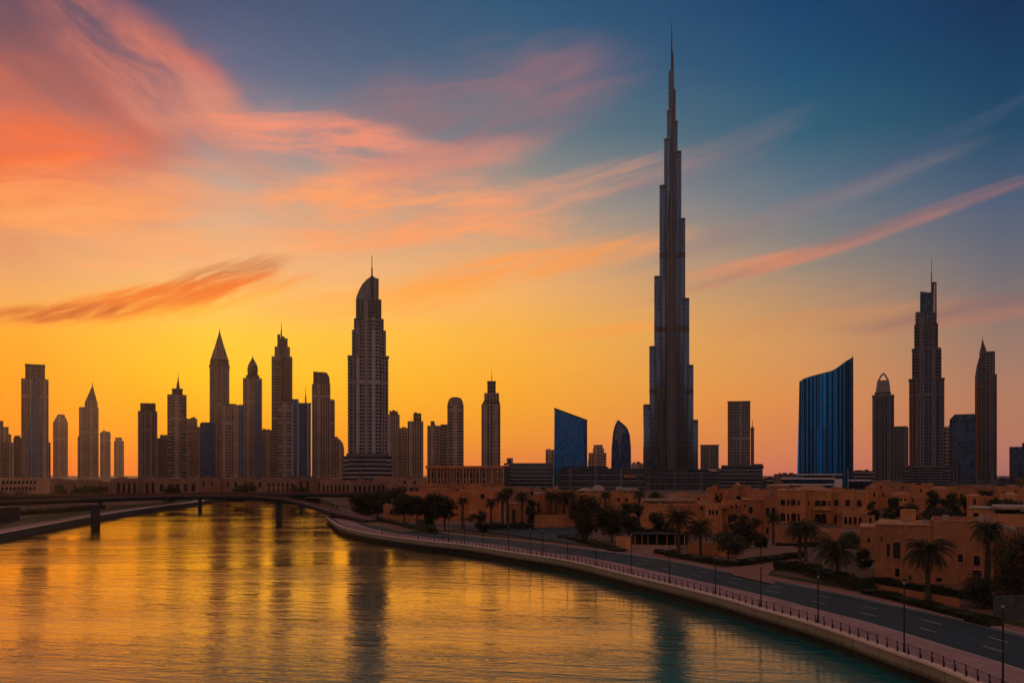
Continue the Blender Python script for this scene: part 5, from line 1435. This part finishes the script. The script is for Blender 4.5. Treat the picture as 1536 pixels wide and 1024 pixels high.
# ------------------------------------------------------------------ low buildings on the far bank
belt = [
 (-40, 76, 716, 620, 'stucco_pale', 'white office building with two rows of dark windows at far left', ops([3, 9, 15, 21, 27, 33, 39, 45, 51], 720.5, 726, 4) + ops([2, 8, 14, 20, 26, 32, 38, 44, 50], 730, 735, 4)),
 (74, 120, 719, 690, 'stucco_belt', 'low sandy building right of the white window grid building', ops([82, 96, 110], 727, 738, 3)),
 (116, 168, 720.5, 720, 'stucco_belt', 'low sandy building beneath the pyramid topped tower', ops([126, 138, 148, 158], 728, 739, 3)),
 (166, 236, 717.5, 760, 'stucco_belt', 'long colonnaded building under the isolated hazy blocks', ops([176, 184, 192, 200, 209, 219, 228], 724, 742, 3.6)),
 (232, 300, 718, 740, 'stucco_belt', 'low building with wide dark shopfront under the banded needle tower', ops([240, 252, 264, 276, 288], 726, 737, 5)),
 (296, 348, 716, 800, 'stucco_belt', 'low flat building below the pointed crown tower', ops([304, 316, 328, 340], 722, 728, 3)),
 (344, 398, 717.5, 770, 'stucco_belt', 'pale low building under the onion dome tower', ops([352, 364, 376, 388], 723, 731, 4)),
 (394, 446, 718, 730, 'stucco_belt', 'low arcade with small arched openings below the notched crown tower', ops([402, 409, 416, 423, 430, 437], 724, 730, 3, True) + ops([402, 409, 416, 423, 430, 437], 732, 739, 3, True)),
 (442, 486, 716, 780, 'stucco_belt', 'low building beneath the blue needle tower', ops([450, 460, 470, 478], 722, 737, 3)),
 (480, 530, 719, 740, 'stucco_belt', 'colonnade building left of the hotel podium', ops([484, 490, 496, 502, 508, 514, 520], 727, 738, 3)),
 (526, 584, 720.5, 700, 'stucco_belt', 'colonnade building with pale piers below the sail topped hotel', ops([531, 538, 545, 552, 559, 566, 573], 728, 738, 4)),
 (560, 642, 715.5, 860, 'stucco_belt', 'broad flat building with ragged rooftop right of the hotel podium', ops([575, 590, 605, 620], 721, 725, 4)),
 (580, 632, 726, 600, 'stucco_belt', 'low house with short columns behind the left tree clump', ops([588, 597, 606, 615, 623], 731, 737, 4)),
 (628, 700, 728, 560, 'stucco_red', 'low sandy house under the column fronted building', ops([645, 665, 684], 734, 738, 4)),
 (696, 760, 728.5, 580, 'stucco_red', 'low sandy house at the right foot of the column fronted building', ops([706, 722, 740], 735, 739, 4)),
 (752, 812, 731, 520, 'stucco_belt', 'low flat house in front of the dark banded block', ops([764, 780, 796], 737, 742, 4)),
]
for k, (a, b_, yt, Y, wl, lb, wn) in enumerate(belt):
    rr = random.Random(k * 5 + 2); mid = a + (b_ - a) * rr.uniform(.4, .8)
    if k == 0: mid = 62
    S = house('low_building', lb, 'building', a, b_, Y, [(a, mid, yt, 0, 18, [o for o in wn if o[1] < mid - .6]), (mid, b_, yt + rr.uniform(.8, 2.2), 2.0, 16, [o for o in wn if o[0] > mid + .6])], 0, wl, 'roof_screed',
          [('box', 'roof_room', a + (b_ - a) * .15, a + (b_ - a) * .36, yt - rr.uniform(1, 2.4), yt + .6, 5, 7, wl), ('box', 'roof_plant', a + (b_ - a) * .6, a + (b_ - a) * .7, yt - rr.uniform(.6, 1.6), yt + 1.4, 6, 5, 'trim_dark')])
    S.e['group'] = 'low buildings on the far bank'

# ------------------------------------------------------------------ palms and trees
def palm_meshes(seed, hgt, rad, nf=40, droop=1.0, thick=.24):
    """trunk (base at 0, top at hgt) and a crown of feathered fronds"""
    rr = random.Random(seed)
    bm = BM(); n = 9; rings = []
    steps = max(8, int(hgt / .35)); lean = Vector((rr.uniform(-.25, .25), rr.uniform(-.25, .25), 0))
    for i in range(steps + 1):
        t_ = i / steps; r = thick * (1.35 - .45 * t_ + (.5 * max(0, .12 - t_) / .12)) * (1.0 + (.10 if i % 2 else -.04))
        if t_ > .93: r *= 1.25
        c = lean * t_ * t_ + Vector((0, 0, -.4 + (hgt + .4) * t_))
        rings.append([bm.verts.new(c + Vector((r * math.cos(6.2832 * k / n), r * math.sin(6.2832 * k / n), 0))) for k in range(n)])
    for a, b_ in zip(rings, rings[1:]):
        for k in range(n): bm.faces.new((a[k], a[(k + 1) % n], b_[(k + 1) % n], b_[k]))
    bm.faces.new(rings[-1])
    tm = bpy.data.meshes.new('trunk'); bm.to_mesh(tm); bm.free(); tm.materials.append(M['bark'])
    bm = BM(); top = lean + Vector((0, 0, hgt))
    for f in range(nf):
        q = f / nf
        azm = f * 2.39996 + rr.uniform(-.25, .25)
        el = R(82 - 118 * q ** .85 + rr.uniform(-8, 8))
        L = rad * (0.86 + .28 * rr.random()) * (1.05 if q < .8 else .85)
        d = Vector((math.cos(azm), math.sin(azm), 0)); side = Vector((-d.y, d.x, 0))
        pts = []; p = top.copy(); e2 = el
        N = 13
        for i in range(N + 1):
            pts.append(p.copy())
            p = p + (d * math.cos(e2) + Vector((0, 0, math.sin(e2)))) * (L / N)
            e2 -= (R(6.5) + R(5) * i / N) * droop * (1.0 if el > 0 else .55)
        tw_ = rr.uniform(-.5, .5)
        for i in range(N):
            a, b_ = pts[i], pts[i + 1]
            fw_ = (b_ - a).normalized(); up = side.cross(fw_).normalized()
            bm.faces.new([bm.verts.new(v) for v in (a - side * .03, a + side * .03, b_ + side * .025, b_ - side * .025)])
            t_ = (i + .5) / N
            ll = L * .30 * (math.sin(math.pi * min(1, .18 + .82 * t_)) ** .6) * (1 - .35 * t_)
            if i == 0: continue
            for hlf in (0, 1):
                base = a.lerp(b_, hlf * .5 + rr.uniform(0, .3))
                for sg in (-1, 1):
                    ld = (fw_ * .85 + side * sg * (.75 + rr.uniform(-.15, .15)) + up * (.28 + tw_ * sg * .3) - Vector((0, 0, .25 + .3 * rr.random()))).normalized()
                    tip = base + ld * ll * rr.uniform(.8, 1.1); wv = fw_ * (.055 + .02 * rad / 4)
                    m1 = base + ld * ll * .45
                    bm.faces.new([bm.verts.new(v) for v in (base - wv * .5, m1 - wv, tip, m1 + wv)])
    cm = bpy.data.meshes.new('crown'); bm.to_mesh(cm); bm.free(); cm.materials.append(M['palm_leaf'])
    return tm, cm


PALMS = {}
def palm(label, px, base_py, crown_py, rpx, seed, Y=None, nf=40, droop=1.0, z0=-.2, group='date palms on the right bank'):
    if Y is None: Y = H * F / (base_py - HY)
    hgt = wz(crown_py, Y) - z0; rad = rpx * Y / F
    e_ = empty('palm_tree', (wx(px, Y), Y, z0), random.Random(seed * 3 + px).uniform(0, 6.28))
    tag(e_, label, 'palm tree', group)
    key = (seed, nf)
    tm, cm = palm_meshes(seed + int(px), hgt, rad, nf, droop, .15 + .022 * hgt)
    for nm, me in (('trunk', tm), ('crown', cm)):
        o_ = bpy.data.objects.new(nm, me); C.objects.link(o_); o_.parent = e_
    return e_


palm('big palm with drooping fronds before the front villa wall', 1392, 900, 826, 44, 1, nf=58, droop=1.05)
palm('tall thick trunked palm at the right end of the front villa', 1481, 893, 794, 31, 2, nf=50, droop=1.2)
palm('broad dark palm on the verge left of the front villa', 1256, 874, 824, 42, 3, nf=54)
palm('left of the twin palms in front of the arcaded villa', 1200, 839, 793, 27, 4, nf=44)
palm('right of the twin palms in front of the arcaded villa', 1208.5, 842, 794, 30, 5, nf=44)
palm('large fan shaped palm beside the car port', 1018, 832, 777, 29, 6, nf=52, droop=.8)
palm('shorter palm leaning right of the large fan shaped palm', 1051, 832, 792, 27, 7, nf=46)
palm('thin palm before the tall orange villa', 1160, 817, 776, 16, 8, nf=36)
palm('single palm in front of the white domed villa', 908.5, 790, 742, 13, 9, 335, nf=34)
palm('single palm between the domed villa and the broad blank walled villa', 958, 790, 741, 14, 10, 335, nf=34)
palm('left palm of the pair before the stepped orange villa', 826, 790, 742, 14, 11, 335, nf=34)
palm('slightly lower palm right of the pair before the stepped orange villa', 834.5, 790, 745, 13, 12, 333, nf=32)
palm('third palm of the row before the stepped orange villa', 846, 790, 743, 13, 13, 338, nf=32)
palm('fourth palm of the row, nearest the domed villa', 855, 790, 742, 13, 14, 335, nf=32)
palm('slim palm standing alone before the very large plain box building', 694, 806, 750, 12, 15, 318, nf=34, droop=1.3)
palm('palm at the left of the junction row', 737, 792, 753, 15, 16, 312, nf=36, droop=1.2)
palm('dense tall palm at the middle of the junction row', 754, 792, 744, 17, 17, 322, nf=44, droop=1.2)
palm('tallest palm of the junction row beside the cube house', 761, 792, 738, 15, 18, 330, nf=40, droop=1.2)
palm('right palm of the junction row over the cube house', 783, 792, 744, 16, 19, 318, nf=42, droop=1.2)
palm('palm with a ragged head behind the arcaded villa wing', 1278, 770, 741, 9, 20, 400, nf=30)

LEAF = {}
def tree_meshes(seed, hgt, rad, crown_h, n_clump, n_leaf, lsize, m_leaf, flat=.8, low=.25, column=False):
    rr = random.Random(seed)
    bm = BM()
    zt = hgt - crown_h * .55
    tube(bm, (0, 0, -.4), (rr.uniform(-.1, .1), 0, zt), .05 * hgt * .55 + .06, .03 * hgt * .5 + .03, 8)
    cl = []
    for k in range(n_clump):
        a = rr.uniform(0, 6.283); u_ = rr.random() ** .6; ph = rr.uniform(-1, 1)
        rr_ = rad * u_ * (1 - .35 * abs(ph) ** 2)
        c = Vector((rr_ * math.cos(a), rr_ * math.sin(a), hgt - crown_h * .5 + ph * crown_h * .42))
        cl.append((c, rad * rr.uniform(.34, .6)))
    for c, r in cl[:max(4, n_clump // 3)]:
        tube(bm, (0, 0, zt * rr.uniform(.55, 1.0)), c, .02 * hgt * .5 + .03, .02, 5)
    tm = bpy.data.meshes.new('trunk'); bm.to_mesh(tm); bm.free(); tm.materials.append(M['bark'])
    bm = BM()
    per = n_leaf // n_clump
    for c, r in cl:
        for k in range(per):
            d = Vector((rr.gauss(0, 1), rr.gauss(0, 1), rr.gauss(0, 1))).normalized()
            p = c + Vector((d.x, d.y, d.z * flat)) * r * rr.uniform(.45, 1.08)
            if p.z < .15: continue
            n_ = (d + Vector((rr.uniform(-.8, .8), rr.uniform(-.8, .8), rr.uniform(-.3, .9)))).normalized()
            s = n_.orthogonal().normalized(); s.rotate(Matrix.Rotation(rr.uniform(0, 6.28), 3, n_)); t2 = n_.cross(s)
            L = lsize * rr.uniform(.6, 1.3)
            bm.faces.new([bm.verts.new(v) for v in (p - s * L, p - t2 * L * .45, p + s * L, p + t2 * L * .45)])
    cm = bpy.data.meshes.new('crown'); bm.to_mesh(cm); bm.free(); cm.materials.append(M[m_leaf])
    return tm, cm


def tree(label, px, base_py, top_py, wpx, seed, Y=None, cfrac=.8, leaf='leaf_dark', clumps=18, leaves=2600, name='tree', cat='tree', group='broad leaved trees on the right bank', lsize=None):
    if Y is None: Y = H * F / (base_py - HY)
    hgt = wz(top_py, Y) + .2; rad = wpx * .5 * Y / F
    e_ = empty(name, (wx(px, Y), Y, -.2), 0); tag(e_, label, cat, group)
    tm, cm = tree_meshes(seed, hgt, rad * .92, hgt * cfrac, clumps, leaves, lsize or max(.2, Y / F * 1.7), leaf)
    for nm, me in (('trunk', tm), ('crown', cm)):
        o_ = bpy.data.objects.new(nm, me); C.objects.link(o_); o_.parent = e_
    return e_


tree('tall dark tree, left of the pair beside the junction island', 880, 812, 741, 56, 101, cfrac=.92, clumps=34, leaves=5200)
tree('dark rounded tree right of the junction island', 918, 812, 756, 58, 102, 256, cfrac=.9, clumps=28, leaves=4200)
tree('darkest tree rising behind the lamp post and car port', 948, 812, 753, 34, 103, 262, cfrac=.9, clumps=24, leaves=3800)
tree('thick dark tree before the villa with ragged windows', 1121, 822, 772, 46, 104, 235, cfrac=.9, clumps=26, leaves=4200)
tree('grey green spreading tree on the verge beside the grey low wall', 1092, 846, 802, 48, 105, 195, cfrac=.62, leaf='leaf_olive', clumps=26, leaves=3800)
tree('small mop headed tree beside the drive', 1141, 835, 805, 22, 106, 212, cfrac=.5, clumps=14, leaves=1800)
tree('huge dark bush filling the right edge beside the tall palm', 1530, 905, 797, 92, 107, 135, cfrac=.98, clumps=60, leaves=9000)
tree('dark shrub mass below the tall palm at the right', 1476, 905, 868, 60, 108, 132, cfrac=.98, clumps=26, leaves=3600, name='bush', cat='bush')
# behind the villas
tree('left bushy tree of the pair above the roof room', 1398, 790, 733, 30, 111, 300, cfrac=.9, clumps=24, leaves=3400)
tree('right bushy tree of the pair above the front villa roof', 1428, 790, 735, 30, 112, 302, cfrac=.9, clumps=24, leaves=3400)
tree('conical dark tree left of the bushy pair', 1341, 790, 744, 22, 113, 300, cfrac=.92, clumps=20, leaves=2600)
tree('low wide tree joining the conical tree and the bushy pair', 1362, 790, 755, 40, 114, 290, cfrac=.92, clumps=24, leaves=3000)
tree('bush behind the front villa roof, under the bushy pair', 1412, 795, 762, 44, 115, 280, cfrac=.95, leaf='leaf_olive', clumps=22, leaves=2600)
tree('small tree against the block house wall', 1311, 785, 751, 18, 116, 330, cfrac=.9, clumps=14, leaves=1800)
tree('slim shrub before the broad back house', 1279, 780, 750, 13, 117, 345, cfrac=.9, clumps=12, leaves=1500)
tree('dark round tree behind the pale roofed villa, left', 1488, 782, 747, 30, 118, 320, cfrac=.9, clumps=20, leaves=2400)
tree('dark round tree behind the pale roofed villa, right', 1508, 782, 746, 28, 119, 330, cfrac=.9, clumps=20, leaves=2400)
tree('low shrubs on the terrace before the flat house', 1482, 760, 731, 26, 120, 430, cfrac=.9, clumps=16, leaves=1600)
tree('golden leaved tree at the right edge of the skyline foot', 1533, 740, 717, 16, 121, 620, cfrac=.8, leaf='gold_leaf', clumps=14, leaves=1400)
tree('rooftop shrub on the long low back house', 1157, 755, 736, 13, 122, 405, cfrac=.9, clumps=10, leaves=1000)
tree('shrub between the two slit window back houses', 1109, 762, 740, 16, 123, 395, cfrac=.9, clumps=12, leaves=1100)
tree('dark shrub right of the white domed villa', 986, 765, 737, 26, 124, 395, cfrac=.9, clumps=16, leaves=1500)
tree('dark tree beside the domed villa behind the lamp post', 866, 790, 748, 24, 125, 325, cfrac=.9, clumps=16, leaves=2000)
tree('small dark tree over the cube house roof', 800, 790, 748, 22, 126, 330, cfrac=.85, clumps=14, leaves=1800)
tree('feathery shrub beside the slit windows of the left back house', 1074, 765, 741, 12, 127, 390, cfrac=.9, clumps=10, leaves=1000)
tree('rounded shrub growing over the wall of the tall orange villa', 1104, 800, 768, 20, 128, 268, cfrac=.9, clumps=14, leaves=1600)
tree('dark shrub at the foot of the blank plastered wing', 1296, 868, 822, 26, 129, 185, cfrac=.95, clumps=18, leaves=2400, name='bush', cat='bush')
tree('bushy green mound between the arcade and the front villa', 1276, 830, 800, 30, 130, 240, cfrac=.95, clumps=16, leaves=2200, name='bush', cat='bush')
tree('dark tree leaning over the car port roof', 985, 815, 768, 34, 131, 262, cfrac=.9, clumps=20, leaves=2600)
tree('tall shrub between the pair of villas under the ridged roof house', 1130, 800, 758, 16, 132, 285, cfrac=.9, clumps=12, leaves=1400)
tree('spreading tree over the flat house beneath the pointed tower', 1452, 775, 742, 26, 133, 380, cfrac=.9, clumps=16, leaves=1700)
tree('dark clump between the roof room and the conical tree', 1330, 800, 758, 24, 134, 285, cfrac=.95, clumps=16, leaves=1900)
tree('wide low shrub at the right edge behind the pale roofs', 1525, 775, 748, 26, 135, 350, cfrac=.9, clumps=16, leaves=1700)
# left-hand clump by the bridge landing
for k, (px, b_, tp, wd, lb) in enumerate([
 (546, 772, 739, 34, 'leftmost low tree beside the footbridge landing'), (566, 775, 735, 34, 'wide crowned tree right of the leftmost landing tree'),
 (590, 778, 732, 34, 'tall round tree in the middle of the landing clump'), (606, 796, 741, 26, 'umbrella crowned tree with a thick bare trunk by the path'),
 (626, 800, 740, 24, 'narrow tree beside the umbrella crowned tree'), (651, 805, 741, 28, 'flat topped tree, left half of the double crown'),
 (667, 805, 742, 24, 'flat topped tree, right half of the double crown'), (645, 790, 759, 20, 'low dark bush under the double crowned trees')]):
    tree(lb, px, b_, tp, wd * 1.3, 140 + k, {0: 400, 1: 395, 2: 385, 3: 320, 4: 315, 5: 300, 6: 302, 7: 330}[k], cfrac=.9 if k in (7,) else (.92 if k < 3 else .6), clumps=26, leaves=3600)
tree('clipped shrub before the very large plain box building', 720, 796, 768, 34, 150, 300, cfrac=.95, clumps=16, leaves=1900, name='bush', cat='bush')
# far bank greenery
for k, (px, tp, wd, lb) in enumerate([(90, 727, 30, 'dark tree before the low building right of the window grid building'), (122, 731, 24, 'low tree patch under the pyramid topped tower'), (145, 730, 36, 'wide low tree under the hazy block pair'),
 (258, 727, 30, 'round dark tree below the banded needle tower'), (368, 727, 40, 'flat dark tree below the onion dome tower'), (448, 728, 26, 'dark tree before the colonnade left of the blue needle tower'), (22, 735, 60, 'dark hedge like trees before the white office building'), (112, 722 + 8, 10, 'thin upright tree on the far bank at left')]):
    tree(lb, px, 760, tp, wd, 170 + k, 600, cfrac=.92, clumps=16, leaves=1300, group='trees on the far bank')


def hedge(label, pts, hgt, wid, seed, n=2600, name='hedge', z0=-.1, leaf='hedge_leaf', ls=.22):
    """clipped hedge following points on the ground: a bed of small leaves"""
    rr = random.Random(seed); bm = BM()
    P = [gnd(px, py) for px, py in pts]; segs = list(zip(P, P[1:])); tot = sum((b_ - a).length for a, b_ in segs)
    for a, b_ in segs:
        d = (b_ - a).normalized(); nn = Vector((d.y, -d.x, 0)); L = (b_ - a).length
        fl_ = [a - nn * wid * .38, b_ - nn * wid * .38, b_ + nn * wid * .38, a + nn * wid * .38]
        floorplan(bm, [(q.x, q.y) for q in fl_], z0 - .2, hgt * .8)
        for k in range(int(n * L / tot)):
            u_ = rr.random() * L; v_ = rr.uniform(-.5, .5); h_ = hgt * (.1 + .9 * rr.random() ** .6) * (1 + .18 * math.sin(u_ * .7 + seed))
            p = a + d * u_ + nn * v_ * wid + Vector((0, 0, z0 + h_))
            n_ = Vector((rr.uniform(-1, 1), rr.uniform(-1, 1), rr.uniform(-.2, 1))).normalized(); s = n_.orthogonal().normalized(); s.rotate(Matrix.Rotation(rr.uniform(0, 6.28), 3, n_)); t2 = n_.cross(s); L2 = ls * rr.uniform(.6, 1.3)
            bm.faces.new([bm.verts.new(v) for v in (p - s * L2, p - t2 * L2 * .5, p + s * L2, p + t2 * L2 * .5)])
    o_ = link(name, bm, M[leaf]); tag(o_, label, 'hedge')
    return o_


hedge('tall hedge running above the car port', [(955, 813), (1000, 813), (1030, 815)], 4.0, 3.0, 1, 3600)
hedge('long dark hedge in front of the sandy forecourt', [(985, 829), (1030, 838), (1078, 846), (1110, 847), (1160, 841), (1206, 833)], 1.1, 2.2, 2, 5200)
hedge('rounded hedge curving along the drive below the broad dark palm', [(1166, 851), (1200, 855), (1240, 868), (1300, 886)], 1.9, 3.2, 3, 5000)
hedge('low hedge bed following the pavement below the front villa', [(1300, 889), (1360, 903), (1440, 924), (1492, 938)], .9, 2.6, 4, 4600)
hedge('dark planting along the front villa wall foot', [(1312, 872), (1370, 884), (1440, 893), (1470, 896)], 1.1, 1.6, 5, 3200)
hedge('low planting on the junction island', [(844, 805), (880, 812), (912, 822), (930, 827)], .8, 4.0, 6, 2600)
hedge('dark planting at the foot of the junction palms', [(735, 793), (800, 793)], 2.2, 4, 7, 2200)
hedge('hedge strip on the courtyard terrace before the arcaded villa', [(1165, 818), (1240, 818), (1262, 816)], .8, 2, 8, 2000)
hedge('dark bushes under the landing trees beside the path', [(560, 779), (600, 787), (650, 799), (630, 782)], 1.3, 4, 9, 2400, ls=.32)
hedge('dark scrub on the left bank under the footbridge', [(-60, 776), (40, 771), (110, 766), (150, 763)], 2.2, 8, 10, 2600, ls=.5)

# ------------------------------------------------------------------ dusk haze: one closed box of even, thin air
hm = bpy.data.materials.new('haze'); hm.use_nodes = True
t = NT(hm.node_tree)
o = t.n('ShaderNodeOutputMaterial'); pv = t.n('ShaderNodeVolumePrincipled')
pv.inputs['Color'].default_value = (1.0, 0.86, 0.66, 1)
pv.inputs['Density'].default_value = 0.00003
pv.inputs['Anisotropy'].default_value = 0.72
t.t.links.new(pv.outputs[0], o.inputs['Volume'])
bm = BM()
box(bm, -5100, 5100, -700, 5100, -6.0, 860.0)
hz = link('haze', bm, hm)
hz['kind'] = 'stuff'
